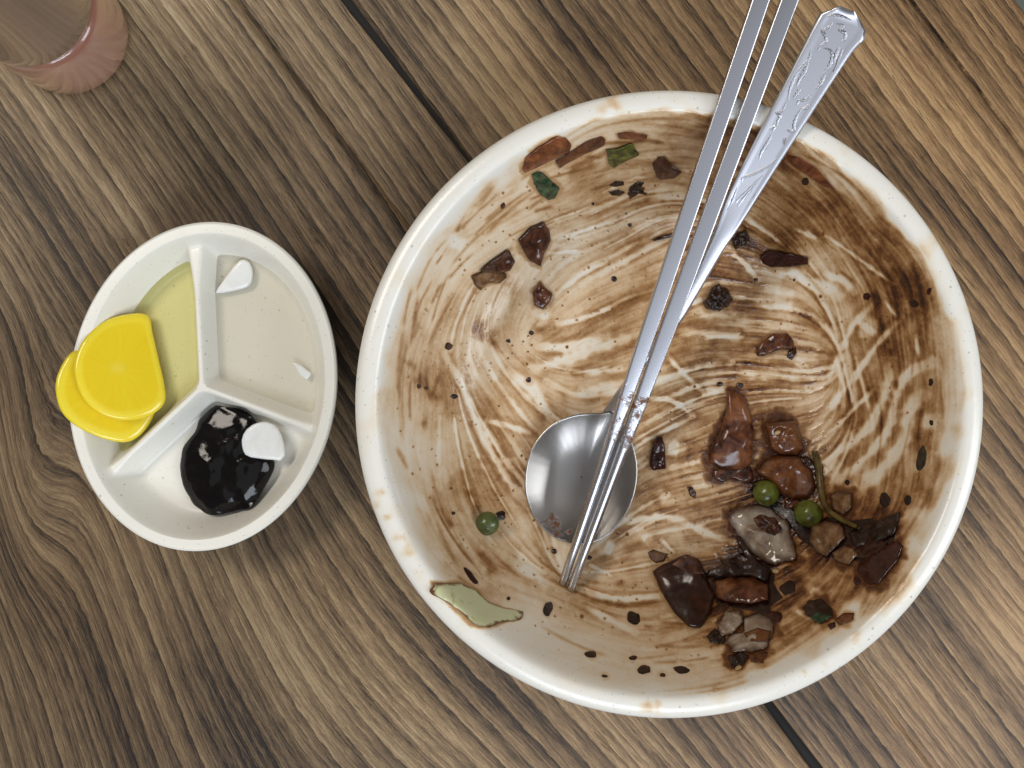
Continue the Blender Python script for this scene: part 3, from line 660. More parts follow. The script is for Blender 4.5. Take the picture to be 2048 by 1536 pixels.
def ell(x, y, a, b, ang=0, n=12, j=.16, rs=None):
    r = RNG if rs is None else np.random.RandomState(rs); A = math.radians(ang); o = []
    for k in range(n):
        t = 2*math.pi*k/n; q = 1+j*r.uniform(-1, 1); u, v = a*q*math.cos(t), b*q*math.sin(t); o.append((x+u*math.cos(A)-v*math.sin(A), y+u*math.sin(A)+v*math.cos(A)))
    return o
# far wall and upper left
chunk('carrot_strip', c2([(530,430),(555,350),(640,280),(780,195),(850,200),(890,260),(870,310),(760,365),(600,440),(545,465)]), 3.6, MT['carrot'], 'glossy red-brown carrot strip with a pointed end on the bowl wall', 'carrot')
chunk('carrot_strip', c2([(770,370),(890,300),(1000,230),(1110,190),(1140,220),(1130,260),(1000,320),(870,385),(800,430)]), 2.4, MT['onion_brown'], 'flat amber-brown strip touching the scallion and the pointed carrot strip', 'vegetable')
chunk('vegetable_strip', c2([(1225,175),(1280,160),(1380,170),(1450,185),(1420,225),(1330,215),(1240,215)]), 2.4, MT['carrot'], 'thin shiny red-brown strip just above the green scallion piece', 'vegetable', rough=.22)
chunk('scallion_piece', c2([(1140,290),(1220,285),(1330,240),(1390,330),(1290,375),(1200,425),(1165,400)]), 4.2, MT['green'], 'squarish olive green scallion section on the bowl wall', 'scallion', pw=5)
chunk('onion_piece', c2([(1480,400),(1530,340),(1580,350),(1630,410),(1700,455),(1640,500),(1540,515),(1510,490)]), 4.0, MT['onion_dark'], 'dark purple-brown onion piece between the scallion and the chopsticks', 'onion', pw=4)
chunk('leaf_piece', c2([(600,470),(640,445),(690,465),(750,525),(805,570),(770,650),(720,660),(660,620),(620,550)]), 3.2, MT['leaf'], 'shiny dark green leaf scrap below the pointed carrot strip', 'leaf', rough=.25)
chunk('onion_piece', c2([(500,950),(590,860),(690,820),(730,880),(740,960),(690,1060),(665,1145),(590,1110),(530,1020)]), 4.0, MT['onion_dark'], 'large glossy brown onion petal tapering to a point', 'onion', pw=4, tilt=(.2, .3))
chunk('onion_piece', c2([(220,1180),(300,1110),(430,1020),(480,1110),(440,1180),(330,1200)]), 4.2, MT['onion_dark'], 'dark brown onion piece lying on a paler translucent one', 'onion', pw=4, base=.6)
chunk('onion_piece', c2([(155,1215),(240,1180),(330,1180),(410,1190),(420,1225),(360,1270),(280,1270),(225,1320),(180,1280)]), 2.4, MT['onion_clear'], 'translucent amber onion piece tucked under a dark brown one', 'onion', pw=4)
chunk('onion_piece', c2([(605,1340),(660,1255),(700,1300),(755,1345),(730,1410),(680,1460),(615,1430)]), 3.0, MT['onion_brown'], 'small five-sided brown onion bit alone on the bowl floor', 'onion', pw=5)
chunk('sauce_lump', c2([(1165,555),(1210,520),(1270,525),(1275,550),(1210,565)]), 1.8, MT['meat'], 'small shiny teardrop sauce lump below the scallion', 'sauce lump')
chunk('sauce_lump', c2([(1160,600),(1230,585),(1280,600),(1250,630),(1180,625)]), 1.6, MT['meat'], 'flat oval meat lump beside the bumpy splash', 'sauce lump', rough=.3)
chunk('sauce_lump', c2([(1310,580),(1350,530),(1420,530),(1400,570),(1440,620),(1380,615),(1320,650),(1300,610)]), 1.5, MT['meat'], 'bumpy splash-shaped sauce lump below the purple-brown onion', 'sauce lump', rough=.5)
chunk('vegetable_stick', c2([(1480,945),(1520,925),(1640,900),(1640,925),(1520,955),(1490,960)]), 1.6, MT['dark_brown'], 'thin dark stick lying under the chopsticks', 'vegetable')
# right of the spoon handle
chunk('carrot_strip', c1([(410,365),(480,370),(560,420),(620,490),(650,525),(600,515),(520,460),(440,410)]), 2.4, MT['carrot'], 'long brown strip on the wall right beside the spoon handle', 'vegetable')
chunk('sauce_lump', c1([(150,780),(190,730),(220,715),(240,760),(220,790),(170,815)]), 3.0, MT['meat'], 'glossy sauce lump peeking out from under the spoon handle', 'sauce lump', rough=.3)
chunk('vegetable_strip', c1([(285,850),(330,815),(420,830),(520,850),(520,885),(430,900),(340,900),(300,880)]), 3.4, MT['red'], 'dark red-brown almond-shaped slice on the bowl floor', 'vegetable')
chunk('sauce_clump', c1([(5,1065),(40,1035),(50,1000),(90,975),(130,1000),(155,1050),(140,1085),(90,1110),(30,1100)]), 4.0, MT['meat'], 'black kidney-shaped lump of minced meat and sauce', 'sauce lump', rough=.3)
chunk('onion_piece', c1([(265,1310),(290,1260),(350,1215),(420,1215),(455,1260),(440,1290),(370,1300),(310,1325),(275,1325)]), 2.8, MT['onion_brown'], 'rounded translucent brown onion slice with a dark tip', 'onion', pw=4)
chunk('bean_bit', c1([(415,1330),(425,1300),(460,1280),(465,1310),(440,1345)]), 2.0, MT['dark_brown'], 'dark brown bean-shaped bit touching the rounded onion slice', 'vegetable')
# the heap
chunk('onion_wedge', c5([(500,85),(530,95),(580,130),(610,200),(625,290),(615,440),(560,465),(470,460),(415,430),(425,360),(470,280),(495,190)]), 6.0, MT['onion_brown'], 'tall red-brown onion wedge with a pointed tip', 'onion', pw=3, tilt=(.25, 0))
chunk('onion_layer', c5([(430,465),(520,455),(610,450),(625,510),(590,530),(520,510),(470,525),(430,500)]), 3.0, MT['onion_dark'], 'curled onion layer at the blunt end of the red-brown wedge', 'onion')
chunk('potato_cube', c5([(665,245),(740,240),(820,235),(835,290),(860,370),(830,400),(740,395),(700,370),(680,310)]), 7.0, MT['potato'], 'square brown potato cube with a sesame seed on it', 'potato', pw=6, rnd=.25, tilt=(0, .2))
chunk('potato_chunk', c5([(630,470),(670,420),(720,395),(830,400),(900,470),(915,530),(880,600),(800,610),(750,580),(700,530)]), 8.5, MT['potato'], 'large amber-brown potato chunk between the cube and the peas', 'potato', pw=4, ridge=.35, rnd=.25)
chunk('vegetable_skin', c5([(830,405),(880,400),(920,450),(935,520),(915,560),(900,480)]), 4.5, MT['dark_brown'], 'dark thin skin strip leaning on the big potato chunk', 'vegetable')
chunk('onion_piece', c5([(500,670),(540,640),(620,625),(700,640),(770,690),(800,770),(820,870),(770,900),(690,905),(630,880),(580,820),(540,760)]), 7.0, MT['onion_pale'], 'big pale grey-white onion petal coated in sauce', 'onion', pw=3, rough=.28)
chunk('onion_flap', c5([(620,690),(660,670),(720,690),(760,740),(720,770),(650,750)]), 3.0, MT['onion_dark'], 'dark wet fold lying on the big pale onion petal', 'onion', base=6.2, rough=.35)
chunk('onion_piece', c5([(975,580),(1000,565),(1080,575),(1080,640),(1040,680),(990,650)]), 4.5, MT['onion_clear'], 'small squarish translucent onion bit behind the stem', 'onion', pw=5)
chunk('onion_piece', c5([(890,720),(960,700),(1030,710),(1050,780),(1000,830),(960,870),(910,850),(880,790)]), 5.0, MT['onion_clear'], 'brown-grey translucent onion piece below the pea and stem', 'onion', rough=.22)
chunk('onion_piece', c5([(985,850),(1040,815),(1090,825),(1110,860),(1060,910),(1000,890)]), 4.2, MT['onion_clear'], 'shiny amber glassy onion bit beside the brown wall chunk', 'onion')
chunk('scallion_tangle', c5([(1060,760),(1120,720),(1200,700),(1300,660),(1290,720),(1270,770),(1180,810),(1100,830)]), 5.0, MT['meat'], 'dark wilted scallion tangle at the edge of the heap', 'scallion', rough=.45)
chunk('scallion_tangle', c5([(1050,830),(1100,790),(1180,770),(1240,800),(1240,850),(1150,880),(1080,870)]), 4.0, MT['dark_brown'], 'dark sauce-soaked shred under the wilted scallion', 'scallion', rough=.4)
chunk('vegetable_chunk', c5([(1110,900),(1180,840),(1290,790),(1320,820),(1290,890),(1200,1000),(1140,990),(1105,940)]), 5.0, MT['red'], 'red-brown chunk resting against the bowl wall', 'vegetable', tilt=(0, .3))
chunk('mushroom_wedge', c5([(148,940),(200,905),(310,855),(370,880),(400,950),(440,1050),(420,1130),(370,1200),(320,1195),(250,1130),(190,1030)]), 8.0, MT['dark_brown'], 'big smooth dark brown triangular wedge', 'vegetable', pw=3.5, rough=.05, tilt=(.25, 0))
chunk('vegetable_slice', c5([(240,905),(310,858),(370,885),(392,950),(330,955)]), 1.4, MT['onion_dark'], 'grey-brown slice lying on the dark triangular wedge', 'vegetable', base=7.2)
chunk('vegetable_block', c5([(445,985),(520,960),(620,965),(690,1000),(690,1070),(600,1090),(500,1080),(445,1060)]), 7.0, MT['onion_brown'], 'brown oblong block right beside the dark triangular wedge', 'vegetable', pw=5, ridge=.2)
chunk('sauce_clump', c5([(400,945),(480,890),(560,850),(640,880),(700,930),(690,990),(600,960),(500,965),(430,970)]), 6.0, MT['meat'], 'wet black clump of sauce and shreds above the oblong block', 'sauce lump', rough=.4)
chunk('scallion_shred', c5([(535,780),(560,770),(600,840),(660,920),(640,935),(575,860)]), 3.0, MT['dark_brown'], 'thin dark shred running from the pale onion to the black clump', 'scallion', base=3.5)
chunk('onion_piece', c5([(450,1190),(490,1120),(560,1120),(580,1170),(520,1230),(470,1240)]), 4.5, MT['onion_pale'], 'grey glassy onion bit below the oblong block', 'onion', rough=.3)
chunk('onion_piece', c5([(570,1220),(580,1150),(640,1130),(710,1150),(715,1220),(690,1290),(600,1320),(530,1310),(490,1270),(520,1230)]), 5.5, MT['onion_pale'], 'pale folded onion piece with a brown band, near the wall', 'onion', rough=.3, pw=4)
chunk('onion_flap', c5([(575,1225),(640,1200),(705,1215),(690,1265),(600,1265)]), 1.5, MT['potato'], 'brown band-like flap on the pale folded onion', 'onion', base=5.0)
chunk('sauce_lump', c5([(400,1240),(440,1200),(490,1240),(480,1275),(420,1270)]), 3.0, MT['meat'], 'dark wet lump beside the grey glassy onion bit', 'sauce lump', rough=.3)
chunk('sauce_lump', c5([(500,1330),(560,1310),(600,1330),(580,1370),(520,1385)]), 3.0, MT['meat'], 'dark ragged lump with a sesame seed on its edge', 'sauce lump', rough=.4)
chunk('vegetable_bit', c5([(600,1330),(650,1320),(690,1310),(665,1365),(610,1360)]), 2.2, MT['onion_brown'], 'brown frayed bit between the folded onion and the wall', 'vegetable', rough=.3)
chunk('leaf_piece', c5([(850,1110),(880,1070),(940,1065),(985,1110),(990,1150),(930,1180),(880,1150)]), 3.2, MT['meat'], 'round blackened leaf lump with a green patch', 'leaf', rough=.25)
chunk('leaf_piece', c5([(885,1155),(920,1125),(985,1145),(930,1182)]), 1.5, MT['leaf'], 'small dark green patch of leaf on the blackened lump', 'leaf', base=2.2)
chunk('carrot_bit', c5([(1000,1165),(1040,1130),(1090,1130),(1085,1165),(1020,1190)]), 2.5, MT['potato'], 'small orange carrot bit against the wall', 'carrot')
chunk('sauce_lump', c5([(965,1185),(1000,1170),(1005,1195),(980,1210)]), 1.6, MT['red'], 'tiny red-brown crumb next to the orange carrot bit', 'sauce lump', n=20)
chunk('onion_piece', c5([(130,850),(155,835),(200,850),(225,855),(205,890),(165,900),(140,880)]), 1.3, MT['onion_clear'], 'flat translucent heart-shaped onion sliver by the triangular wedge', 'onion')
chunk('vegetable_strip', c5([(170,310),(195,308),(210,350),(215,460),(150,470),(135,440),(145,370)]), 3.4, MT['red'], 'upright dark red-brown slice between the spoon and the onion wedge', 'vegetable')
chunk('bean_bit', c5([(312,545),(335,542),(355,570),(350,598),(325,585)]), 1.6, MT['onion_dark'], 'small brown comma-shaped bit beside the onion wedge', 'vegetable', n=24)
chunk('onion_bit', c5([(760,600),(830,600),(850,625),(800,650),(765,640)]), 3.0, MT['onion_brown'], 'olive-brown scrap wedged between the two peas', 'vegetable')
chunk('sauce_pool', c5([(690,600),(760,620),(810,650),(830,720),(890,740),(900,830),(840,790),(790,720),(770,690),(700,640)]), .9, MT['meat'], 'black pool of sauce between the pale onion and the peas', 'sauce')
chunk('vegetable_peel', c7([(320,1015),(345,985),(440,980),(510,1010),(560,1060),(640,1090),(700,1095),(690,1130),(600,1145),(560,1165),(500,1150),(440,1090),(390,1060),(330,1030)]), 2.1, MT['peel'], 'pale green peel with brown edges stuck to the bowl wall', 'peel', n=64, rough=.15, pw=8)
chunk('olive_bit', ell(1843, 915, 10, 27, 8, rs=3), 1.4, MT['olive'], 'dark olive oval skin on the right hand wall', 'vegetable', n=24)
# sauce spots
LS = 'small dark brown sauce spot stuck to the bowl'
spots = [(898,693,8,8,0),(909,793,8,5,10),(838,773,5,5,0),(853,776,5,4,0),(1063,666,5,5,0),(1017,682,5,4,0),(1057,760,5,6,30),(1229,558,6,6,0),(1610,364,8,8,0),(1733,593,8,8,0),(1828,607,11,9,30),(1862,764,5,8,10),(1858,582,5,8,20),
 (1770,1000,12,17,-5),(1815,1000,8,11,0),(1715,1163,9,9,0),(1695,965,6,6,0),(1266,1236,14,14,0),(1266,1316,9,5,0),(1287,1339,15,9,0),(1362,1339,16,8,5),(1326,1350,6,4,0),(1182,1308,13,8,0),(1209,1352,7,3,5),(942,1152,22,6,50),(1096,1217,10,14,10),
 (1108,1103,5,6,0),(1177,1115,7,5,0),(1002,1030,10,10,0),(907,1026,4,4,0),(1549,1234,15,14,0),(1575,1175,19,13,-25),(1863,845,4,6,0),(1480,770,8,5,0),(1440,768,8,5,0),(1017,1197,4,4,0),(1006,412,5,7,20),(1186,408,3,3,0),(1260,450,4,4,0),(1588,560,3,3,0),(1512,560,5,4,0)]
for i, (x, y, a, b, g) in enumerate(spots):
    chunk('sauce_spot', ell(x, y, a, b, g, 11, .22, i+50), .35+.07*min(a, b), MT['meat'] if i % 3 else MT['red'], LS, 'sauce spot', 'sauce spots dotted over the bowl', n=20, rings=5, rough=.2, rnd=.6, pw=2.6)
for (x, y, lab) in [(1551, 1142, 'tiny pale sesame seed in the sauce right of the black clump'), (1555, 865, 'pale sesame seed lying on the potato cube'), (1476, 1146, 'sesame seed on the black clump above the oblong block'), (1429, 1240, 'pale sesame seed beside the grey glassy onion bit'), (1477, 1335, 'cream sesame seed on the ragged dark lump')]:
    chunk('sesame_seed', ell(x, y, 7, 4.5, RNG.uniform(-40, 40), 10, .05, 5), 1.2, MT['sesame'], lab, 'seed', n=16, rings=4, rough=0, base={1555: 7.2, 1476: 5.6, 1477: 2.6}.get(x, 0))
def tube(name, pts3, rad, mat, label, cat, parent=None, n=10):
    P = np.asarray(pts3, float); T = np.gradient(P, axis=0); T /= np.linalg.norm(T, axis=1)[:, None]; V = []
    for i, (p, t) in enumerate(zip(P, T)):
        a = np.cross(t, (0, 0, 1)); a /= np.linalg.norm(a)+1e-9; b = np.cross(a, t); r = rad[i] if hasattr(rad, '__len__') else rad
        V.append([p+r*(math.cos(q)*a+math.sin(q)*b) for q in np.linspace(0, 2*math.pi, n, endpoint=False)])
    v = np.array(V).reshape(-1, 3); F = [tuple(x) for x in grid_faces(len(P), n, True)[:, ::-1]]+[tuple(range(n))[::1], tuple(range((len(P)-1)*n, len(P)*n))[::-1]]
    o = mesh_obj(name, v, F, mat, parent, True, P[0]); 
    if label: tag(o, label, cat)
    return o
def spline(pts, m=8):
    pts = np.asarray(pts, float); P = np.vstack([2*pts[0]-pts[1], pts, 2*pts[-1]-pts[-2]]); q = []
    for i in range(1, len(P)-2):
        for t in np.linspace(0, 1, m, endpoint=False):
            a, b, c, d = P[i-1], P[i], P[i+1], P[i+2]; q.append(.5*((2*b)+(-a+c)*t+(2*a-5*b+4*c-d)*t*t+(-a+3*b-3*c+d)*t**3))
    q.append(pts[-1]); return np.array(q)
chunk('sauce_pool', c5([(470,900),(560,860),(650,890),(710,900),(720,1000),(760,1060),(700,1110),(720,1180),(640,1130),(560,1110),(450,1090),(430,1000)]), .7, MT['meat'], 'dark sauce pool under the black clump and oblong block', 'sauce', rough=.2)
chunk('sauce_pool', c5([(860,760),(960,680),(1060,700),(1200,690),(1290,740),(1270,830),(1160,900),(1060,880),(950,880)]), .7, MT['meat'], 'dark sauce pool under the wilted scallion and glassy onion', 'sauce', rough=.2)
sp = spline(c5([(905,380),(922,450),(935,560),(960,640),(1020,690),(1110,735)])); dz = np.interp(np.linspace(0, 1, len(sp)), [0, .3, .7, 1], [1.6, 4.5, 5.5, 5.0])
tube('bean_sprout', hit_bowl(sp, dz), np.interp(np.linspace(0, 1, len(sp)), [0, .1, .6, 1], [1.2, 1.5, 1.3, .8]), MT['stem'], 'curved thin olive-brown stem beside the pea', 'stem')
def pea(px, r, base, mat, label, seed):
    P = hit_bowl(np.array([px], float), np.array([r*.93+base]))[0]; nu, nv = 20, 32; V = []
    for i in range(nu):
        a = math.pi*(i+.02)/(nu-1+.04)
        for j in range(nv):
            b = 2*math.pi*j/nv; d = Vector((math.sin(a)*math.cos(b), math.sin(a)*math.sin(b), math.cos(a)))
            k = 1+.035*mnoise.noise(d*1.6+Vector((seed, 0, 0)))+.012*mnoise.noise(d*6+Vector((0, seed, 0)))-.05*math.exp(-((d-Vector((.5, -.3, .8)).normalized()).length/.3)**2)
            V.append(P+np.array(d)*r*k*np.array([1, 1, .93]))
    o = mesh_obj('green_pea', V, grid_faces(nu, nv, True), mat, None, True, (P[0], P[1], P[2]-r*.93)); tag(o, label, 'pea')
pea((1532, 986), 5.4, .3, MT['pea'], 'green pea tucked under the big potato chunk', 1)
pea((1616, 1027), 5.6, .8, MT['pea'], 'round bright green pea beside the curved stem', 4)
pea((975, 1047), 4.9, .1, MT['pea_dull'], 'dull dark green pea alone near the wall left of the spoon', 9)

# pooled sauce and contact shade, painted as one dark halo round each piece
def sauce_and_shade_round_pieces():
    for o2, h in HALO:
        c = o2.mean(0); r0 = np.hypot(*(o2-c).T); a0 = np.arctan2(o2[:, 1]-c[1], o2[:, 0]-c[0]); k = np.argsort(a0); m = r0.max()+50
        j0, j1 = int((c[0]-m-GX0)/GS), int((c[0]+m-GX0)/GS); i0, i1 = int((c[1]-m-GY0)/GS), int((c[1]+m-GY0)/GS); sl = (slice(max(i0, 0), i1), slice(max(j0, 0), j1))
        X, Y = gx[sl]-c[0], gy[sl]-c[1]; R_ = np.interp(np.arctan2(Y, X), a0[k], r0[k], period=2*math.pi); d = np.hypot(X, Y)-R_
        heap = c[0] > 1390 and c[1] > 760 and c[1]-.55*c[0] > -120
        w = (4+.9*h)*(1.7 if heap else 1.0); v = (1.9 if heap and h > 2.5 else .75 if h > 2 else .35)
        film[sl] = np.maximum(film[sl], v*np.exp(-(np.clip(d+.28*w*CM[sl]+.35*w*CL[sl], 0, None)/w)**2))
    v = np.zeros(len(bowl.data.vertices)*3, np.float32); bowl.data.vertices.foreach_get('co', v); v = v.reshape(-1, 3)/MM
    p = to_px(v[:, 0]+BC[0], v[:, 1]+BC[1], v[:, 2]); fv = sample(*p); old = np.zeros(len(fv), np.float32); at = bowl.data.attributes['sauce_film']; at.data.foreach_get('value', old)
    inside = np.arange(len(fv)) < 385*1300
    at.data.foreach_set('value', np.where(inside, fv, old).astype(np.float32))  # value now holds sauce plus the painted contact shade
sauce_and_shade_round_pieces()
# ------------------------------------------------------------------ side dish food
chunk('black_bean_paste', cd([(750,875),(690,920),(660,990),(610,1060),(598,1130),(605,1210),(640,1280),(700,1335),(760,1345),(850,1325),(910,1300),(960,1220),(995,1150),(1000,1110),(960,1060),(930,980),(920,940),(870,900),(800,880)]), 7.5, MT['paste'], 'glossy black bean paste dollop in the dish', 'sauce', surf='dish', n=80, rings=24, rough=.09, pw=2.6, hf=.10, curve=True)
on = hit_dish(np.array([(527., 884.)]), np.array([6.5]))[0]
chunk('raw_onion_piece', cd([(1050,1115),(1040,1020),(1010,960),(950,942),(890,965),(860,1010),(862,1060),(880,1095),(950,1105)]), 1.9, MT['raw_onion'], 'white onion petal with a rounded top leaning on the black paste', 'onion', plane=(on, (.12, -.05, .99)), pw=10, n=64, rings=12, rough=.03, rnd=.5)
on2 = hit_dish(np.array([(470., 560.)]), np.array([5.0]))[0]
chunk('raw_onion_piece', cd([(745,395),(790,330),(840,265),(870,250),(905,275),(910,340),(890,375),(820,390),(765,400)]), 2.6, MT['raw_onion'], 'white triangular onion piece in the cloudy liquid', 'onion', plane=((on2[0], on2[1], 11.6), (.08, -.15, .98)), pw=7, n=48, rough=.04, rnd=.55)
chunk('raw_onion_sliver', cd([(1075,688),(1110,700),(1160,740),(1140,768),(1110,745)]), 1.4, MT['raw_onion'], 'tiny pointed white onion sliver in the cloudy liquid', 'onion', plane=((*ray_at((607., 742.), 11.8), 11.8), (0, 0, 1.)), n=28, rings=5, rough=.03)
def unit(v): v = np.asarray(v, float); return tuple(v/np.linalg.norm(v))
pl = ray_at((140, 790), 27.5); pr_ = ray_at((300, 760), 11)
def rad_plane(zl, zr):
    a = np.array([*ray_at((140, 790), zl), zl]); b = np.array([*ray_at((300, 760), zr), zr]); d = b-a; n_ = np.cross(d, (-d[1], d[0], 0)); n_ = n_ if n_[2] > 0 else -n_
    return (a, unit(n_))
r2 = chunk('pickled_radish_slice', [(300,648),(262,640),(215,652),(165,690),(135,712),(114,752),(112,790),(126,828),(160,857),(215,880),(262,882),(298,850),(316,800),(312,720)], 3.4, MT['radish'], 'yellow pickled radish half-slice underneath, hanging over the dish rim', 'radish', plane=rad_plane(26.4, 12.0), pw=26, n=96, rings=18, rough=.006, curve=True)
r1 = chunk('pickled_radish_slice', [(295,630),(250,629),(205,644),(168,678),(150,720),(152,762),(170,802),(205,830),(250,841),(298,832),(328,808),(330,775),(318,720),(306,668)], 3.4, MT['radish'], 'upper yellow pickled radish half-slice with a straight cut edge', 'radish', plane=rad_plane(29.8, 15.6), pw=26, n=96, rings=18, rough=.006, curve=True)

# ------------------------------------------------------------------ chopsticks
def chopstick(tip, mid, label, ztip, zrim):
    a = hit_bowl(np.array([tip], float), np.array([ztip]))[0]; b = np.array([*ray_at(mid, zrim), zrim]); d = b-a; d /= np.linalg.norm(d); L = 238.0
    s = np.cross(d, (0, 0, 1)); s /= np.linalg.norm(s); up = np.cross(s, d); ns, nc = 90, 28; V = []; A = []
    for i, l in enumerate(np.r_[0, np.linspace(.15, L, ns-2), L]):
        t = l/L; k = smooth(.26, .42, t)
        w = float(np.interp(t, [0, .2, .34, .48, 1], [1.7, 2.05, 2.5, 2.9, 2.95])); h = float(np.interp(t, [0, .2, .34, .48, 1], [1.7, 2.0, 2.0, 1.8, 1.8]))
        e = 2+6*k
        if i in (0, ns-1): w *= .8; h *= .8
        for q in np.linspace(0, 2*math.pi, nc, endpoint=False):
            c_, s_ = math.cos(q), math.sin(q); x = math.copysign(abs(c_)**(2/e), c_); y = math.copysign(abs(s_)**(2/e), s_)
            V.append(a+d*l+s*x*w+up*y*h); A.append(float(smooth(.45, .36, t)*(.25+.40*smooth(.18, .30, t))))
    F = [tuple(x) for x in grid_faces(ns, nc, True)]+[tuple(range(nc))[::-1], tuple(range((ns-1)*nc, ns*nc))]
    o = mesh_obj('chopstick', V, F, MT['stick_steel'], None, True, a)
    at = o.data.attributes.new('sauce_film', 'FLOAT', 'POINT'); at.data.foreach_set('value', np.array(A, np.float32)); tag(o, label, 'chopstick', 'pair of chopsticks across the bowl'); return o
chopstick((1125, 1168), (1449, 212), 'steel chopstick farther from the spoon handle', 1.9, RIM_Z+2.0)
chopstick((1141, 1181), (1500, 212), 'steel chopstick lying next to the spoon handle', 1.9, RIM_Z+2.0)

# ------------------------------------------------------------------ spoon
spoon_c = hit_bowl(np.array([(1160., 957.)]), np.array([0.0]))[0]
spoon = empty('spoon', spoon_c); tag(spoon, 'long steel spoon with an embossed handle leaning in the bowl', 'spoon')
sup = np.array([*ray_at((1590, 258), RIM_Z+2.6), RIM_Z+2.6]); neck = np.array([*ray_at((1226, 806), 17.5), 17.5])
ax = sup-neck; axh = ax[:2]/np.linalg.norm(ax[:2]); slope = ax[2]/np.linalg.norm(ax[:2])
def hpt(px, lift=0.0):
    """pixel -> point on the handle's sloping plane"""
    px = np.asarray(px, float); z = np.full(px.shape[:-1], 40.0)
    for _ in range(60):
        p = ray_at(px, z); z = .5*z+.5*(neck[2]+slope*((p[..., 0]-neck[0])*axh[0]+(p[..., 1]-neck[1])*axh[1])+lift)
    p = ray_at(px, z); return np.concatenate([p, z[..., None]], -1)
def make_spoon():
    nr, nt = 34, 96
    ol = resample([(1221,822),(1240,838),(1260,872),(1273,915),(1275,955),(1266,1000),(1247,1040),(1215,1073),(1178,1089),(1140,1088),(1100,1072),(1070,1040),(1052,1000),(1048,960),(1056,912),(1078,872),(1110,843),(1150,828),(1190,826),(1206,826)], nt, .5)
    c = ol.mean(0); V = []; zr = lambda P: 13.2+(c[1]-P[:, 1])*.012
    ts = np.linspace(.02, 1, nr)
    for t in ts:
        P = c+(ol-c)*t; zz = zr(P)-6.2*(1-t**2.3); xy = ray_at(P, zz); V.append(np.c_[xy, zz])
    for t in ts[::-1]:
        P = c+(ol-c)*t; zz = zr(P)-6.2*(1-t**2.3)-.75; V.append(np.c_[ray_at(P, zz), zz])
    v = np.array(V); low = v[..., 2].min()
    o = mesh_obj('spoon_bowl', v.reshape(-1, 3), grid_faces(2*nr, nt, True), MT['spoon_steel'], spoon, True, spoon_c)
    A = np.zeros(v.shape[:2]); P = v[..., :2]; pxx, pyy = to_px(v[..., 0], v[..., 1], v[..., 2]); A += .50*np.exp(-((pxx-1120)**2+(pyy-1065)**2)/40**2)+.34*np.exp(-((pxx-1085)**2+(pyy-1010)**2)/50**2)+.18
    at = o.data.attributes.new('sauce_film', 'FLOAT', 'POINT'); at.data.foreach_set('value', A.astype(np.float32).ravel())
    # handle: stations of left and right edge pixels from the neck to the tip
    st = [((1198,834),(1236,830)),((1210,818),(1236,814)),((1220,800),(1240,798)),((1285,716),(1305,714)),((1336,640),(1366,640)),((1381,562),(1413,560)),((1412,500),(1451,494)),((1428,466),(1472,466)),((1450,400),(1513,400)),((1487,325),(1561,325)),((1551,200),(1642,200)),((1602,100),(1705,104)),((1624,56),(1729,80)),((1640,27),(1731,62)),((1660,19),(1722,43)),((1681,12),(1709,23))]
    Lp = np.array([a for a, b in st], float); Rp = np.array([b for a, b in st], float)
    s = np.r_[0, np.cumsum(np.linalg.norm(np.diff((Lp+Rp)/2, axis=0), axis=1))]; ss = np.unique(np.r_[np.linspace(0, s[-4], 90), s[-4:]])
    Lp = np.stack([np.interp(ss, s, Lp[:, k]) for k in (0, 1)], 1); Rp = np.stack([np.interp(ss, s, Rp[:, k]) for k in (0, 1)], 1)
    for _ in range(3):
        for Q in (Lp, Rp): Q[1:-6] = (Q[:-7]+2*Q[1:-6]+Q[2:-5])/4
    nc = 13; V = []
    for i in range(len(ss)):
        f = np.linspace(0, 1, nc); P = Lp[i]+(Rp[i]-Lp[i])*f[:, None]
        cen = np.minimum(f, 1-f); wd = np.linalg.norm(Rp[i]-Lp[i])
        fl = smooth(10, 70, wd)                                   # 0 at the round neck, 1 on the flat handle
        crown = (1-fl)*1.3*np.sqrt(np.clip(1-(2*f-1)**2, 0, 1)) + fl*(-.28*smooth(.06, .12, cen)+.28*smooth(0, .05, cen))
        th = 1.6+(1-fl)*1.0
        drop = -3.4*smooth(60, 0, ss[i])
        top = hpt(P, crown+.5+drop); bot = top.copy(); bot[:, 2] -= th+np.where(cen < .02, -th*.55, 0)+crown*.6
        V.append(np.vstack([top, bot[::-1]]))
    v = np.array(V); n2 = 2*nc; F = [tuple(x) for x in grid_faces(len(v), n2, True)]+[tuple(range(n2))[::-1], tuple(range((len(v)-1)*n2, len(v)*n2))]
    h = mesh_obj('handle', v.reshape(-1, 3), F, MT['steel'], spoon, True, neck)
    # embossed scrolls: thin raised beads on the handle
    zz = 4.8
    def H(p): return [(1400+x/zz, y/zz) for x, y in p]
    def H3(p): return [(1200+x/2.4, y/2.4) for x, y in p]
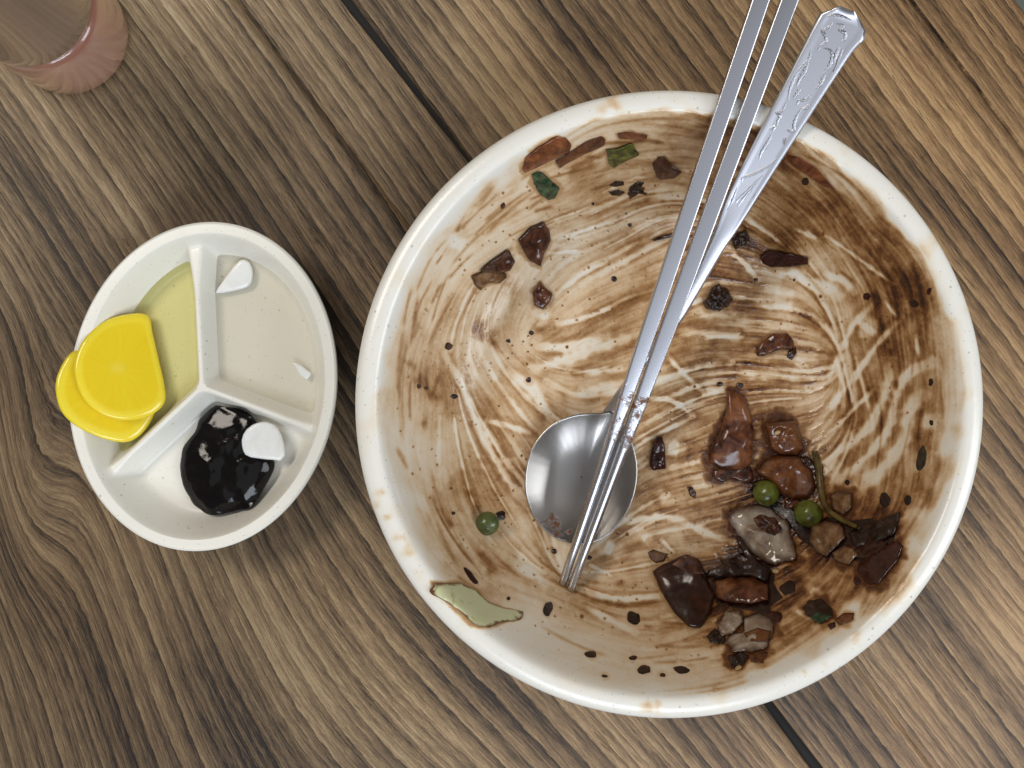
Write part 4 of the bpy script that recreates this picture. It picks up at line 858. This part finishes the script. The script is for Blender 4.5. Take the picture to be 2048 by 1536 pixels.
    orn = [H([(1200,160),(1290,135),(1370,150),(1450,190)]), H([(1275,205),(1240,255),(1180,290),(1205,330),(1215,390),(1160,440),(1130,490)]), H([(1310,225),(1380,240),(1350,285),(1400,310),(1390,370),(1350,400)]), H([(1190,460),(1250,475),(1275,520),(1260,600),(1215,670),(1150,740)]),
      H([(1065,480),(1050,560),(1000,620),(940,690),(890,790),(860,880),(850,960)]), H([(1040,600),(1010,680),(960,760),(930,830)]), H([(1200,720),(1160,800),(1110,850)]), H([(970,840),(930,900),(890,950)]), H([(1070,900),(1020,950),(960,960),(930,1010)]), H([(1060,1000),(1020,1030),(980,1050)]), H([(975,1045),(930,1120),(905,1200),(910,1240),(870,1260),(840,1245)]),
      H([(830,990),(790,1060),(740,1080),(775,1110),(750,1160),(740,1210)]), H([(690,1290),(650,1370),(600,1450),(570,1530)]), H([(660,1240),(720,1210),(700,1260)]), H([(800,1330),(830,1335)]), H([(795,1350),(825,1355)]), H([(795,1370),(820,1375)]), H([(1340,450),(1310,520),(1290,600)]), H([(1370,470),(1300,680),(1240,800)]),
      H3([(850,760),(800,800),(740,830),(690,850),(680,880)]), H3([(780,840),(720,900),(660,960),(620,1030)]), H3([(750,880),(690,950),(640,1030),(600,1110)]), H3([(770,900),(720,980),(670,1060),(630,1120)]), H3([(690,820),(640,920),(600,1020),(575,1080)]), H3([(560,1100),(590,1080),(620,1100),(625,1130),(590,1142),(560,1125),(575,1105),(605,1115)]), H3([(660,900),(640,960),(600,1050),(590,1080)])]
    Va, Fa, off = [], [], 0
    for p in orn:
        q = spline(p, 6); P3 = hpt(q, .50); T = np.gradient(P3, axis=0); T /= np.linalg.norm(T, axis=1)[:, None]; m = 6
        for i, (a, t) in enumerate(zip(P3, T)):
            b1 = np.cross(t, (0, 0, 1)); b1 /= np.linalg.norm(b1); b2 = np.cross(b1, t); r = .42*(.35+.65*math.sin(math.pi*(i+.5)/len(P3)))*(1+.35*((i % 3) == 0))
            Va += [a+r*1.5*math.cos(k*2*math.pi/m)*b1+r*.22*math.sin(k*2*math.pi/m)*b2 for k in range(m)]
        Fa += [tuple(x) for x in grid_faces(len(P3), m, True, off)[:, ::-1]]; off += len(P3)*m
    r = mesh_obj('embossed_pattern', Va, Fa, MT['steel'], h, True, neck)
    r.parent = h; r.location = (0, 0, 0)
    return low
LOWSP = make_spoon()

# ------------------------------------------------------------------ drinking cup
def make_cup():
    c = ray_at((143, 74), 0); root = empty('drinking_cup', (c[0], c[1], 0)); tag(root, 'rose-tinted clear tumbler with a thick base', 'cup')
    nt = 128; th = np.linspace(0, 2*math.pi, nt, endpoint=False)
    def lathe(name, prof, mat):
        P = np.array(prof, float); v = np.stack([c[0]+P[:, :1]*np.cos(th), c[1]+P[:, :1]*np.sin(th), np.repeat(P[:, 1:], nt, 1)], -1)
        return mesh_obj(name, v.reshape(-1, 3), grid_faces(len(P), nt, True), mat, root, True, (c[0], c[1], 0))
    lathe('thick_base', [(.2, .6), (18, .6), (22, .1), (24.2, .3), (25.4, 1.4), (26.0, 3), (26.2, 8), (26.2, 20), (25.8, 26), (25.0, 28.2), (23.6, 28.9), (.2, 28.9)], MT['cup_base'])
    lathe('tumbler_wall', [(.2, 29.1), (23.4, 29.1), (25.0, 29.8), (26.4, 32.4), (27.4, 40), (32, 112), (32.6, 113.2), (31.6, 113.6), (30.6, 112.6), (29.6, 108), (25.6, 50), (24.4, 36), (23.4, 33), (21.0, 31.4), (18, 31.0), (.2, 30.8)], MT['cup'])
make_cup()
print('triangles', sum(sum(len(p.vertices)-2 for p in o.data.polygons) if len(o.data.polygons) < 5000 else 2*len(o.data.polygons) for o in bpy.data.objects if o.type == 'MESH'), 'spoon low', LOWSP)
